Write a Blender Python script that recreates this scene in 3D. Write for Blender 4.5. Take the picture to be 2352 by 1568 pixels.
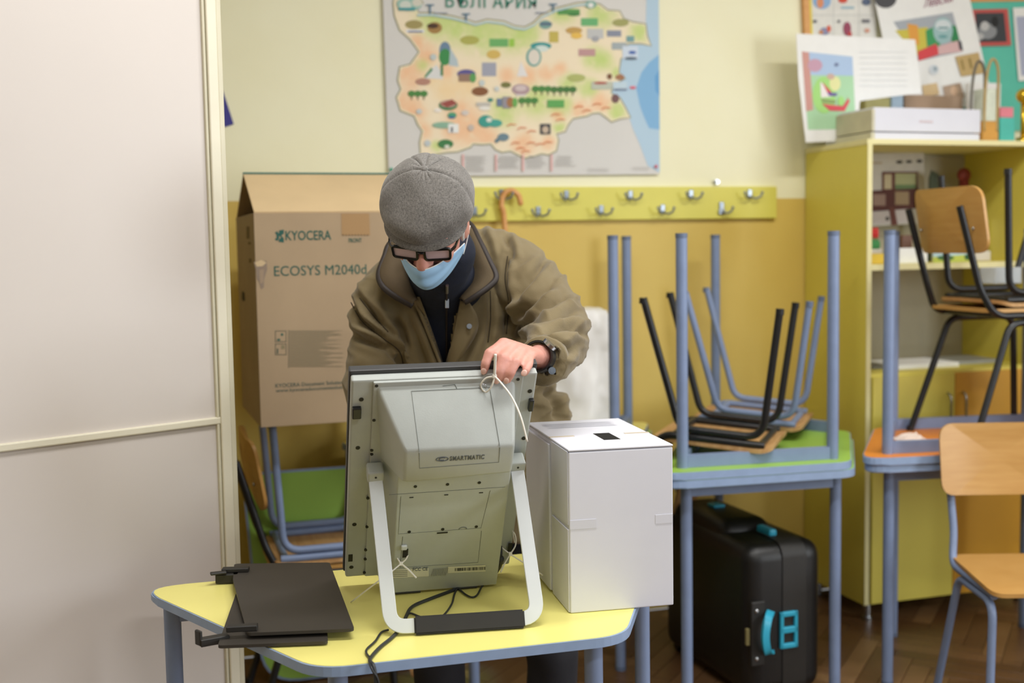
import bpy, bmesh, math, random
from mathutils import Vector, Matrix, noise
random.seed(7)
for _o in list(bpy.data.objects): bpy.data.objects.remove(_o)
SC = bpy.context.scene
COL = SC.collection
PI = math.pi
# ------------------------------------------------------------------ camera
FPX, PITCH, ROLL, YAW, CH = 2690.0, .0814, .0172, .3013, 1.48
_fw = Vector((math.sin(YAW)*math.cos(PITCH), math.cos(YAW)*math.cos(PITCH), -math.sin(PITCH)))
_r = Vector((math.cos(YAW), -math.sin(YAW), 0)); _u = _r.cross(_fw)
CR = _r*math.cos(ROLL) - _u*math.sin(ROLL); CU = _u*math.cos(ROLL) + _r*math.sin(ROLL); CF = _fw
CO = Vector((0, 0, CH))
R0 = _r.copy(); D0 = Vector((math.sin(YAW), math.cos(YAW), 0)); UP = Vector((0, 0, 1))
cd = bpy.data.cameras.new('camera'); cam = bpy.data.objects.new('camera', cd); COL.objects.link(cam)
cam.matrix_world = Matrix(((CR.x, CU.x, -CF.x, CO.x), (CR.y, CU.y, -CF.y, CO.y), (CR.z, CU.z, -CF.z, CO.z), (0, 0, 0, 1)))
cd.sensor_width = 36; cd.lens = FPX*36/2352; cd.clip_start = .05
cd.dof.use_dof = True; cd.dof.focus_distance = 2.38; cd.dof.aperture_fstop = 2.5
SC.camera = cam
# ------------------------------------------------------------------ light
SC.view_settings.view_transform = 'Standard'; SC.view_settings.look = 'None'
SC.view_settings.gamma = 1; SC.view_settings.use_curve_mapping = False
SC.view_settings.exposure = -.33
wd = bpy.data.worlds.new('world'); SC.world = wd; wd.use_nodes = True
wd.node_tree.nodes['Background'].inputs[0].default_value = (.90, .95, 1, 1)
wd.node_tree.nodes['Background'].inputs[1].default_value = .48
def area_light(name, loc, target, sx, sy, power, col):
    l = bpy.data.lights.new(name, 'AREA'); l.shape = 'RECTANGLE'; l.size = sx; l.size_y = sy; l.energy = power; l.color = col
    o = bpy.data.objects.new(name, l); COL.objects.link(o); o.location = loc
    o.rotation_euler = (Vector(target)-Vector(loc)).to_track_quat('-Z', 'Y').to_euler()
    return o
# daylight through the windows of the right-hand wall
area_light('window_daylight', (5.05, 1.6, 1.75), (0, 1.6, 1.45), 1.9, 1.6, 12, (.90, .95, 1))
area_light('window_daylight', (5.05, -1.1, 1.75), (0, 0, 1.45), 1.9, 1.6, 150, (.90, .95, 1))

# ceiling lamps (their fittings are built with the room)
LAMPS = [(.7, 1.75, 3.13), (2.5, 2.3, 3.13), (1.2, -.6, 3.13)]
for _l in LAMPS: area_light('ceiling_lamp_light', _l, (_l[0], _l[1], 0), 1.2, .25, 43, (1, .99, .98))

# ------------------------------------------------------------------ geometry helpers
def ray(x, y): return CF + CR*((x-1176)/FPX) - CU*((y-784)/FPX)
def W(x, y, d): return CO + ray(x, y)*d                       # pixel at a depth
def at(x, y, ax, v):                                          # pixel on an axis plane
    d = ray(x, y); return CO + d*((v-CO[ax])/d[ax])
def proj(p):
    d = Vector(p)-CO; z = d.dot(CF); return 1176+FPX*d.dot(CR)/z, 784-FPX*d.dot(CU)/z
MW = {}
def reg(o, m=None): MW[o.name] = m or Matrix(); return o
def tag(o, label=None, cat=None, group=None, kind=None):
    if label: o['label'] = label
    if cat: o['category'] = cat
    if group: o['group'] = group
    if kind: o['kind'] = kind
    return o
def thing(name, label, cat, m=None, group=None, kind=None):
    o = bpy.data.objects.new(name, None); COL.objects.link(o); o.empty_display_size = .05
    m = m or Matrix(); o.matrix_world = m; reg(o, m)
    return tag(o, label, cat, group, kind)
def TR(x, y, z=0, rz=0): return Matrix.Translation((x, y, z)) @ Matrix.Rotation(rz, 4, 'Z')
def obj(name, bm, mat, parent=None, world=False, smooth=False, label=None, kind=None):
    bmesh.ops.recalc_face_normals(bm, faces=bm.faces)
    me = bpy.data.meshes.new(name); 
    if parent is not None and world: bm.transform(MW[parent.name].inverted())
    bm.to_mesh(me); bm.free()
    if smooth:
        for p in me.polygons: p.use_smooth = True
    mats = mat if isinstance(mat, (list, tuple)) else [mat]
    for m in mats: me.materials.append(m)
    o = bpy.data.objects.new(name, me); COL.objects.link(o)
    if parent is not None: o.parent = parent; reg(o, MW[parent.name])
    else: reg(o)
    if label: o['label'] = label
    if kind: o['kind'] = kind
    return o
def top(name, bm, mat, label, cat, base=None, smooth=False, group=None, kind=None):
    """a one-mesh thing given in world coordinates, its origin put at its base"""
    if base is None:
        vs = [v.co for v in bm.verts]; base = Vector((sum(v.x for v in vs)/len(vs), sum(v.y for v in vs)/len(vs), min(v.z for v in vs)))
    m = Matrix.Translation(base); bm.transform(m.inverted())
    o = obj(name, bm, mat, smooth=smooth); o.matrix_world = m; MW[o.name] = m
    return tag(o, label, cat, group, kind)
def auto(o, ang=40):
    me = o.data
    for p in me.polygons: p.use_smooth = True
    me.set_sharp_from_angle(angle=math.radians(ang)); return o
def dup(root, m, label=None, group=None):
    r = root.copy(); COL.objects.link(r); r.matrix_world = m; MW[r.name] = m
    if label: r['label'] = label
    if group: r['group'] = group
    for ch in list(root.children):
        k = ch.copy(); COL.objects.link(k); k.parent = r; MW[k.name] = m
        for g in ch.children:
            q = g.copy(); COL.objects.link(q); q.parent = k; MW[q.name] = m
    return r
def box(bm, c, s, m=None, bev=0.0, seg=2):
    r = bmesh.ops.create_cube(bm, size=1)
    vs = r['verts']; bmesh.ops.scale(bm, vec=s, verts=vs)
    if bev > 0:
        es = list({e for v in vs for e in v.link_edges})
        rr = bmesh.ops.bevel(bm, geom=es, offset=bev, segments=seg, profile=.5, affect='EDGES')
        vs = list({v for f in rr['faces'] for v in f.verts} | {v for v in vs if v.is_valid})
    bmesh.ops.translate(bm, vec=c, verts=vs)
    if m is not None: bmesh.ops.transform(bm, matrix=m, verts=vs)
    return vs
def B(c, s, bev=0.0, m=None, seg=2):
    bm = bmesh.new(); box(bm, c, s, m, bev, seg); return bm
def boxp(name, parent, mat, c, s, bev=.002, m=None, label=None): 
    return obj(name, B(c, s, bev, m), mat, parent, label=label)
def fillet(pts, r, n=6, closed=False):
    pts = [Vector(p) for p in pts]; out = []; N = len(pts)
    for i, p in enumerate(pts):
        if not closed and i in (0, N-1): out.append(p); continue
        a = pts[(i-1) % N]-p; b = pts[(i+1) % N]-p; la, lb = a.length, b.length
        if la < 1e-7 or lb < 1e-7: continue
        a /= la; b /= lb; ang = a.angle(b, 0)
        rr = r[i] if isinstance(r, (list, tuple)) else r
        if ang > 3.1 or rr <= 0: out.append(p); continue
        t = min(rr/math.tan(ang/2), la*.49, lb*.49); s = p+a*t; e = p+b*t
        for k in range(n+1):
            f = k/n; out.append((s*(1-f)+p*f)*(1-f)+(p*(1-f)+e*f)*f)
    return out
def smooth_path(pts, n=8):
    pts = [Vector(p) for p in pts]; out = []
    for i in range(len(pts)-1):
        p0 = pts[max(i-1, 0)]; p1 = pts[i]; p2 = pts[i+1]; p3 = pts[min(i+2, len(pts)-1)]
        for k in range(n):
            t = k/n
            out.append(.5*((2*p1)+(p2-p0)*t+(2*p0-5*p1+4*p2-p3)*t*t+(3*p1-p0-3*p2+p3)*t**3))
    out.append(pts[-1]); return out
def sweep(bm, pts, prof, closed=False, ref=None, scale=None):
    """sweep profile (list of 2d) along pts; ref = fixed side vector or None for parallel transport"""
    pts = [Vector(p) for p in pts]; N = len(pts); rings = []; side = None
    for i in range(N):
        a = pts[(i-1) % N] if (closed or i > 0) else pts[i]; b = pts[(i+1) % N] if (closed or i < N-1) else pts[i]
        t = (b-a).normalized()
        if ref is not None: s = ref[i] if isinstance(ref, list) else ref
        elif side is None: s = Vector((0, 0, 1)) if abs(t.z) < .9 else Vector((1, 0, 0))
        else: s = side
        s = s - t*s.dot(t); s.normalize(); side = s; o = t.cross(s)
        k = scale[i] if scale else (1, 1)
        rings.append([bm.verts.new(pts[i]+s*(q[0]*k[0])+o*(q[1]*k[1])) for q in prof])
    M = len(prof)
    for i in range(N if closed else N-1):
        A, Bq = rings[i], rings[(i+1) % N]
        for j in range(M): bm.faces.new((A[j], A[(j+1) % M], Bq[(j+1) % M], Bq[j]))
    if not closed: bm.faces.new(rings[0][::-1]); bm.faces.new(rings[-1])
    return rings
def circ(r, n=10, r2=None): return [(r*math.cos(2*PI*k/n), (r2 or r)*math.sin(2*PI*k/n)) for k in range(n)]
def tube(pts, r, n=10, closed=False, bm=None):
    bm = bm or bmesh.new(); sweep(bm, pts, circ(r, n), closed); return bm
def chain(bm, pts, rad, n=14, ref=None):
    """organic tapered limb with round ends; rad entries r or (a,b)"""
    pts = [Vector(p) for p in pts]; rad = [q if isinstance(q, tuple) else (q, q) for q in rad]
    P, S = [], []
    t0 = (pts[1]-pts[0]).normalized(); t1 = (pts[-1]-pts[-2]).normalized()
    for f in (1, .8, .45): P.append(pts[0]-t0*min(rad[0])*f*.95); k = math.sqrt(max(0.003, 1-f*f)); S.append((rad[0][0]*k, rad[0][1]*k))
    P += pts; S += rad
    for f in (.45, .8, 1): P.append(pts[-1]+t1*min(rad[-1])*f*.95); k = math.sqrt(max(0.003, 1-f*f)); S.append((rad[-1][0]*k, rad[-1][1]*k))
    sweep(bm, P, circ(1, n), ref=ref, scale=S)
def ell(bm, c, r, m=None, seg=20, rings=14):
    rr = bmesh.ops.create_uvsphere(bm, u_segments=seg, v_segments=rings, radius=1)
    vs = rr['verts']; bmesh.ops.scale(bm, vec=r, verts=vs); bmesh.ops.translate(bm, vec=c, verts=vs)
    if m is not None: bmesh.ops.transform(bm, matrix=m, verts=vs)
def cyl(bm, p, q, r, n=16, r2=None):
    p, q = Vector(p), Vector(q); d = q-p
    rr = bmesh.ops.create_cone(bm, cap_ends=True, segments=n, radius1=r, radius2=r if r2 is None else r2, depth=d.length)
    m = Matrix.Translation((p+q)/2) @ d.to_track_quat('Z', 'Y').to_matrix().to_4x4()
    bmesh.ops.transform(bm, matrix=m, verts=rr['verts'])
def C(p, q, r, n=16, r2=None):
    bm = bmesh.new(); cyl(bm, p, q, r, n, r2); return bm
def prism(poly, z0, z1, bev=0, bm=None):
    bm = bm or bmesh.new()
    a = [bm.verts.new((p[0], p[1], z0)) for p in poly]; b = [bm.verts.new((p[0], p[1], z1)) for p in poly]
    n = len(poly); bm.faces.new(a[::-1]); bm.faces.new(b)
    for i in range(n): bm.faces.new((a[i], a[(i+1) % n], b[(i+1) % n], b[i]))
    if bev: 
        es = [e for e in bm.edges if abs(e.verts[0].co.z-e.verts[1].co.z) < 1e-6]
        bmesh.ops.bevel(bm, geom=es, offset=bev, segments=2, affect='EDGES')
    return bm
def rrect(w, h, r, n=5, cx=0, cy=0):
    return [(p.x, p.y) for p in fillet([(cx-w/2, cy-h/2, 0), (cx+w/2, cy-h/2, 0), (cx+w/2, cy+h/2, 0), (cx-w/2, cy+h/2, 0)], r, n, True)]
def sheet(fn, nu, nv, thick=0, bm=None):
    """grid surface fn(u,v)->Vector, u,v in 0..1, optional thickness by offset along normals"""
    bm = bm or bmesh.new()
    g = [[Vector(fn(i/nu, j/nv)) for j in range(nv+1)] for i in range(nu+1)]
    def nrm(i, j):
        a = g[min(i+1, nu)][j]-g[max(i-1, 0)][j]; b = g[i][min(j+1, nv)]-g[i][max(j-1, 0)]
        q = a.cross(b); return q.normalized() if q.length > 1e-12 else Vector((0, 0, 1))
    V = [[bm.verts.new(g[i][j]) for j in range(nv+1)] for i in range(nu+1)]
    for i in range(nu):
        for j in range(nv): bm.faces.new((V[i][j], V[i+1][j], V[i+1][j+1], V[i][j+1]))
    if thick:
        T = [[bm.verts.new(g[i][j]+nrm(i, j)*thick) for j in range(nv+1)] for i in range(nu+1)]
        for i in range(nu):
            for j in range(nv): bm.faces.new((T[i][j], T[i][j+1], T[i+1][j+1], T[i+1][j]))
        for i in range(nu):
            bm.faces.new((V[i][0], T[i][0], T[i+1][0], V[i+1][0])); bm.faces.new((V[i][nv], V[i+1][nv], T[i+1][nv], T[i][nv]))
        for j in range(nv):
            bm.faces.new((V[0][j], V[0][j+1], T[0][j+1], T[0][j])); bm.faces.new((V[nu][j], T[nu][j], T[nu][j+1], V[nu][j+1]))
    return bm
def remesh(bm, vox, smooth=4, fac=.5):
    me = bpy.data.meshes.new('tmp'); bmesh.ops.recalc_face_normals(bm, faces=bm.faces); bm.to_mesh(me); bm.free()
    o = bpy.data.objects.new('tmp', me); COL.objects.link(o)
    r = o.modifiers.new('r', 'REMESH'); r.mode = 'VOXEL'; r.voxel_size = vox
    if smooth:
        s = o.modifiers.new('s', 'SMOOTH'); s.iterations = smooth; s.factor = fac
    dg = bpy.context.evaluated_depsgraph_get(); dg.update()
    m2 = bpy.data.meshes.new_from_object(o.evaluated_get(dg))
    b2 = bmesh.new(); b2.from_mesh(m2)
    bpy.data.objects.remove(o); bpy.data.meshes.remove(me); bpy.data.meshes.remove(m2)
    return b2
def text_bm(s, size, m, ext=.0004, align='LEFT', shear=0, sx=1.0, space=1.0, bold=0.0):
    cu = bpy.data.curves.new('t', 'FONT'); cu.body = s; cu.size = size; cu.extrude = ext; cu.align_x = align
    cu.space_character = space; cu.offset = bold; cu.resolution_u = 3; cu.shear = shear
    o = bpy.data.objects.new('t', cu); COL.objects.link(o)
    dg = bpy.context.evaluated_depsgraph_get(); dg.update()
    me = bpy.data.meshes.new_from_object(o.evaluated_get(dg))
    bm = bmesh.new(); bm.from_mesh(me); bpy.data.objects.remove(o); bpy.data.curves.remove(cu); bpy.data.meshes.remove(me)
    bm.transform(m @ Matrix.Diagonal((sx, 1, 1, 1))); return bm
def frame(o, x, y, z):
    x, y, z = Vector(x), Vector(y), Vector(z)
    return Matrix(((x.x, y.x, z.x, o[0]), (x.y, y.y, z.y, o[1]), (x.z, y.z, z.z, o[2]), (0, 0, 0, 1)))

# ------------------------------------------------------------------ materials
def lin(c):
    if isinstance(c, str): c = [int(c[i:i+2], 16)/255 for i in (0, 2, 4)]
    return tuple((v/12.92 if v <= .04045 else ((v+.055)/1.055)**2.4) for v in c)+(1,)
MATS = {}
def mat(name, c, rough=.6, metal=0, var=.06, scale=18, bump=0, bscale=120, spec=.5, c2=None, stretch=None, trans=0, alpha=1, sheen=0, coat=0):
    if name in MATS: return MATS[name]
    m = bpy.data.materials.new(name); m.use_nodes = True; nt = m.node_tree; b = nt.nodes['Principled BSDF']
    b.inputs['Roughness'].default_value = rough; b.inputs['Metallic'].default_value = metal
    b.inputs['Specular IOR Level'].default_value = spec; b.inputs['Transmission Weight'].default_value = trans
    b.inputs['Alpha'].default_value = alpha; b.inputs['Sheen Weight'].default_value = sheen; b.inputs['Coat Weight'].default_value = coat
    col = lin(c); b.inputs['Base Color'].default_value = col
    tc = nt.nodes.new('ShaderNodeTexCoord'); src = tc.outputs['Object']
    if stretch:
        mp = nt.nodes.new('ShaderNodeMapping'); mp.inputs['Scale'].default_value = stretch; nt.links.new(src, mp.inputs[0]); src = mp.outputs[0]
    if var or c2:
        n = nt.nodes.new('ShaderNodeTexNoise'); n.inputs['Scale'].default_value = scale; n.inputs['Detail'].default_value = 5
        nt.links.new(src, n.inputs['Vector'])
        r = nt.nodes.new('ShaderNodeValToRGB'); r.color_ramp.elements[0].position = .3; r.color_ramp.elements[1].position = .7
        if c2: e0, e1 = col, lin(c2)
        else:
            e0 = tuple(v*(1-var) for v in col[:3])+(1,); e1 = tuple(min(1, v*(1+var)) for v in col[:3])+(1,)
        r.color_ramp.elements[0].color = e0; r.color_ramp.elements[1].color = e1
        nt.links.new(n.outputs['Fac'], r.inputs['Fac']); nt.links.new(r.outputs['Color'], b.inputs['Base Color'])
    if bump:
        n2 = nt.nodes.new('ShaderNodeTexNoise'); n2.inputs['Scale'].default_value = bscale; n2.inputs['Detail'].default_value = 3
        nt.links.new(src, n2.inputs['Vector'])
        bp = nt.nodes.new('ShaderNodeBump'); bp.inputs['Strength'].default_value = bump; bp.inputs['Distance'].default_value = .002
        nt.links.new(n2.outputs['Fac'], bp.inputs['Height']); nt.links.new(bp.outputs[0], b.inputs['Normal'])
    MATS[name] = m; return m
def vmat(name, rough=.7, attr='Col'):
    if name in MATS: return MATS[name]
    m = bpy.data.materials.new(name); m.use_nodes = True; nt = m.node_tree; b = nt.nodes['Principled BSDF']
    b.inputs['Roughness'].default_value = rough
    a = nt.nodes.new('ShaderNodeVertexColor'); a.layer_name = attr
    nt.links.new(a.outputs['Color'], b.inputs['Base Color']); MATS[name] = m; return m
m_blue = mat('blue_grey_paint', '7f90b2', .45, var=.05, bump=.1, bscale=60)
m_black_tube = mat('black_paint_tube', '1d1e20', .32, var=.1)
m_bluecap = mat('blue_grey_cap', '66748f', .5, var=.05)
m_steel = mat('steel', 'b9bcc0', .25, metal=1, var=.03)
m_dark = mat('black_plastic', '24221f', .55, var=.1)
m_wood = mat('beech_plywood', 'cb9d5a', .38, var=0, c2='c2924f', scale=9, stretch=(1, 1, 9))
m_woodpale = mat('pale_plywood', 'c9a06c', .55, var=0, c2='b48652', scale=9, stretch=(1, 6, 1))
m_yellow = mat('yellow_laminate', 'f0e788', .38, var=.03, scale=5)
m_green = mat('green_laminate', '9cc653', .42, var=.05, scale=5)
m_orange = mat('orange_laminate', 'e58a31', .42, var=.05, scale=5)
m_edge = mat('blue_edge_band', '93a9cb', .4, var=.05, scale=30)
m_cardboard = mat('cardboard_brown', 'ad9678', .85, var=.05, scale=6, bump=.15, bscale=90)
m_cardlit = mat('cardboard_lit_flap', 'ddc297', .85, var=.05, scale=6)  # carton flaps: the stronger light on their slope is put into this paler colour
m_print = mat('dark_green_print', '24594e', .8, var=.1)
m_white = mat('white_card', 'dddee8', .6, var=.02, scale=8)
m_paper = mat('white_paper', 'f0f0ee', .8, var=.02)
m_cyan = mat('cyan_plastic', '2fa9c9', .4, var=.05)
m_grey = mat('light_grey_plastic', 'b3b8b4', .45, var=.02, scale=40, bump=.08, bscale=500)
m_grey2 = mat('white_grey_metal', 'd3d8da', .4, var=.02)
m_seam = mat('seam_grey', '6f746f', .7, var=0)
m_tie = mat('white_nylon', 'eeeae0', .4, var=.02)
# ================================================================== the room
YW = 4.28
def wall_mat():
    m = bpy.data.materials.new('two_tone_wall_paint'); m.use_nodes = True; nt = m.node_tree; b = nt.nodes['Principled BSDF']
    b.inputs['Roughness'].default_value = .5
    tc = nt.nodes.new('ShaderNodeTexCoord'); sx = nt.nodes.new('ShaderNodeSeparateXYZ'); nt.links.new(tc.outputs['Object'], sx.inputs[0])
    n = nt.nodes.new('ShaderNodeTexNoise'); n.inputs['Scale'].default_value = 3; n.inputs['Detail'].default_value = 6; nt.links.new(tc.outputs['Object'], n.inputs['Vector'])
    def ramp(a, c):
        r = nt.nodes.new('ShaderNodeValToRGB'); r.color_ramp.elements[0].position = .3; r.color_ramp.elements[1].position = .7
        r.color_ramp.elements[0].color = lin(a); r.color_ramp.elements[1].color = lin(c); nt.links.new(n.outputs['Fac'], r.inputs['Fac']); return r
    lo = ramp('dcc064', 'd7b95c'); hi = ramp('f6f3d2', 'f3efca')
    gt = nt.nodes.new('ShaderNodeMath'); gt.operation = 'GREATER_THAN'; gt.inputs[1].default_value = 1.655; nt.links.new(sx.outputs['Z'], gt.inputs[0])
    mx = nt.nodes.new('ShaderNodeMix'); mx.data_type = 'RGBA'; nt.links.new(gt.outputs[0], mx.inputs[0])
    nt.links.new(lo.outputs[0], mx.inputs[6]); nt.links.new(hi.outputs[0], mx.inputs[7]); nt.links.new(mx.outputs[2], b.inputs['Base Color'])
    n2 = nt.nodes.new('ShaderNodeTexNoise'); n2.inputs['Scale'].default_value = 30; nt.links.new(tc.outputs['Object'], n2.inputs['Vector'])
    bp = nt.nodes.new('ShaderNodeBump'); bp.inputs['Strength'].default_value = .15; bp.inputs['Distance'].default_value = .004
    nt.links.new(n2.outputs['Fac'], bp.inputs['Height']); nt.links.new(bp.outputs[0], b.inputs['Normal']); return m
m_wall = wall_mat()
XL, XR, YB, ZC = -2.6, 5.1, -3.4, 3.2
tag(obj('wall_back', B(((XL+XR)/2, YW+.05, ZC/2), (XR-XL, .1, ZC)), m_wall), kind='structure')
m_ceil = mat('white_ceiling', 'efeee8', .8, var=.01)
tag(obj('ceiling', B(((XL+XR)/2, (YW+YB)/2, ZC+.05), (XR-XL, YW-YB, .1)), m_ceil), kind='structure')
tag(obj('wall_left', B((XL-.05, (YW+YB)/2, ZC/2), (.1, YW-YB, ZC)), m_wall), kind='structure')
# right wall with two window openings
bm = bmesh.new()
wins = [(-2.1, -.1), (.6, 2.6)]
box(bm, (XR+.1, (YW+YB)/2, .45), (.2, YW-YB, .9)); box(bm, (XR+.1, (YW+YB)/2, 2.9), (.2, YW-YB, .6))
for a, b_ in ((YB, -2.1), (-.1, .6), (2.6, YW)): box(bm, (XR+.1, (a+b_)/2, 1.75), (.2, b_-a, 1.7))
tag(obj('wall_right', bm, m_wall), kind='structure')
m_wframe = mat('white_window_paint', 'eeeeea', .4, var=.01)
for k, (a, b_) in enumerate(wins):
    w = thing('window_%d' % (k+1), None, None, TR(XR+.12, (a+b_)/2, .9), kind='structure')
    L = b_-a
    for nm, c, s in (('frame_rail', (0, 0, .03), (.06, L, .06)), ('frame_rail', (0, 0, 1.67), (.06, L, .06)), ('frame_post', (0, -L/2+.03, .85), (.06, .06, 1.58)), ('frame_post', (0, L/2-.03, .85), (.06, .06, 1.58)), ('mullion', (0, 0, .85), (.05, .06, 1.58))):
        obj(nm, B(c, s, .004), m_wframe, w)
m_lamp = mat('lamp_diffuser', 'ffffff', .5, var=0)
_b = m_lamp.node_tree.nodes['Principled BSDF']; _b.inputs['Emission Color'].default_value = (1, 1, .97, 1); _b.inputs['Emission Strength'].default_value = 2
for k_, (x, y, z) in enumerate(LAMPS):
    t = thing('ceiling_lamp', 'long white ceiling lamp ' + ('above the yellow table', 'above the green table', 'behind the viewer')[k_], 'lamp', TR(x, y, ZC))
    boxp('housing', t, m_wframe, (0, 0, -.02), (1.3, .32, .04), .004); boxp('diffuser', t, m_lamp, (0, 0, -.05), (1.22, .26, .02), .004)
# floor: herringbone parquet, planks of their own where the photograph shows them
m_floor = mat('dark_parquet', '6c4e32', .4, var=.12, scale=7)
fl = obj('floor', B(((XL+XR)/2, (YW+YB)/2, -.054), (XR-XL, YW-YB, .1)), m_floor); tag(fl, kind='structure')
m_pl = [mat('oak_plank_%d' % i, c, .38, var=.12, scale=14, stretch=(1, 8, 1)) for i, c in enumerate(('77573a', '66482e', '866644', '6d4f32', '5f4229'))]
PL, PW = .42, .07
pm = []
for mm in m_pl:
    bmq = B((0, 0, -.002), (PW-.0025, PL-.0025, .004), .0008, seg=1); me = bpy.data.meshes.new('plank'); bmq.to_mesh(me); bmq.free(); me.materials.append(mm); pm.append(me)
ca, sa = math.cos(PI/4), math.sin(PI/4); rest = []; spots = []
for i in range(-40, 60):
    for j in range(-14, 18):
        for k in (0, 1):
            # herringbone lattice
            bx = i*PW + j*PL; by = i*PW - j*PL
            if k == 0: cx, cy, rot = bx+PW/2, by+PL/2, 0
            else: cx, cy, rot = bx+PW+PL/2, by+PW/2, PI/2
            X = cx*ca-cy*sa+1.6; Y = cx*sa+cy*ca+3.0
            if not (XL+.3 < X < XR-.3 and YB < Y < YW-.2): continue
            px, py = proj((X, Y, 0)); dz = (Vector((X, Y, 0))-CO).dot(CF)
            if dz > 1 and 520 < px < 2450 and 1380 < py < 1640: spots.append((py, X, Y, rot+PI/4))
            elif Y > -1: rest.append((X, Y, rot+PI/4))
spots.sort(key=lambda s: -s[0])
for (py, X, Y, r) in spots[:290]:
    o = bpy.data.objects.new('plank', pm[random.randrange(5)]); COL.objects.link(o); o.parent = fl; o.location = (X, Y, 0); o.rotation_euler = (0, 0, r)

q = bmesh.new()
for X, Y, r in rest + [s_[1:] for s_ in spots[290:]]: 
    vs = box(q, (0, 0, -.0021), (PW-.0025, PL-.0025, .004)); bmesh.ops.transform(q, matrix=TR(X, Y, 0, r), verts=vs)
for f in q.faces: f.material_index = (int(abs(f.calc_center_median().x*37+f.calc_center_median().y*53)*3)//7) % 5
tag(obj('plank_field', q, m_pl, fl), kind='stuff')

# ================================================================== tall cream partition at the left
m_cream = mat('cream_panel', 'd4ccc5', .55, var=.015, scale=3)
m_creamtrim = mat('cream_trim', 'e2dcc6', .5, var=.02)
m_creamdark = mat('cream_edge', 'd3cdb4', .5, var=.02)
pe = Vector((.184, 2.86, 0)); pd = Vector((.90, .434, 0)).normalized(); pn = Vector((pd.y, -pd.x, 0))
pt = thing('partition_screen', 'tall cream panelled partition with a horizontal strip, at the left edge', 'partition', frame(pe, pd, -pn, UP))
# local x along the panel (0 = right end), y = away from viewer
ZS = at(516, 962, 1, 2.86).z
boxp('panel', pt, m_cream, (-.95, .012, ZS/2+.01), (1.83, .02, ZS-.02), .001)
boxp('panel', pt, m_cream, (-.95, .012, (2.6+ZS)/2), (1.83, .02, 2.6-ZS-.004), .001)
boxp('cover_strip', pt, m_creamtrim, (-.95, -.001, ZS), (1.84, .012, .017), .003)
boxp('edge_post', pt, m_creamtrim, (-.0235, .006, 1.3), (.026, .036, 2.6), .003)
boxp('edge_cap', pt, m_creamdark, (-.004, .012, 1.3), (.013, .044, 2.6), .002)
boxp('edge_bead', pt, m_creamdark, (-.041, .0, 1.3), (.007, .012, 2.6), .002)

# ================================================================== furniture makers
def trapezoid(L, S, D, r, n=7):
    return [(p.x, p.y) for p in fillet([(-S/2, -D/2, 0), (S/2, -D/2, 0), (L/2, D/2, 0), (-L/2, D/2, 0)], [r, r, r*.62, r*.62], n, True)]
def make_table(name, label, m, mtop, H=.755, L=1.26, S=.62, D=.58, T=.026, r=.09, group=None, lr=.018, rails=(0, 1, 2, 3), tip=.125):
    t = thing(name, label, 'table', m, group)
    poly = trapezoid(L, S, D, r); core = trapezoid(L-.008, S-.006, D-.006, r)
    obj('edge_band', prism(poly, H-T+.001, H-.001, .003), m_edge, t)
    obj('tabletop', prism(core, H-T, H, .0015), mtop, t)
    k = D/(L-S)*2
    legs = [(-S/2+.045, -D/2+.06), (S/2-.045, -D/2+.06), (L/2-tip, D/2-.07), (-L/2+tip, D/2-.07)]
    for x, y in legs:
        l = auto(obj('leg', C((x, y, .012), (x, y, H-T), lr, 18), m_blue, t))
        auto(obj('foot_cap', C((x, y, 0), (x, y, .014), lr+.001, 18), m_bluecap, l))
    for i in rails:
        a, b_ = Vector(legs[i]+(H-T-.02,)), Vector(legs[(i+1) % 4]+(H-T-.02,)); dv = (b_-a).normalized()
        q = bmesh.new(); sweep(q, [a+dv*lr*.8, b_-dv*lr*.8], [(.0195, -.011), (.0195, .011), (-.0195, .011), (-.0195, -.011)], ref=UP)
        obj('apron_rail', q, m_blue, t)
    return t
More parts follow.
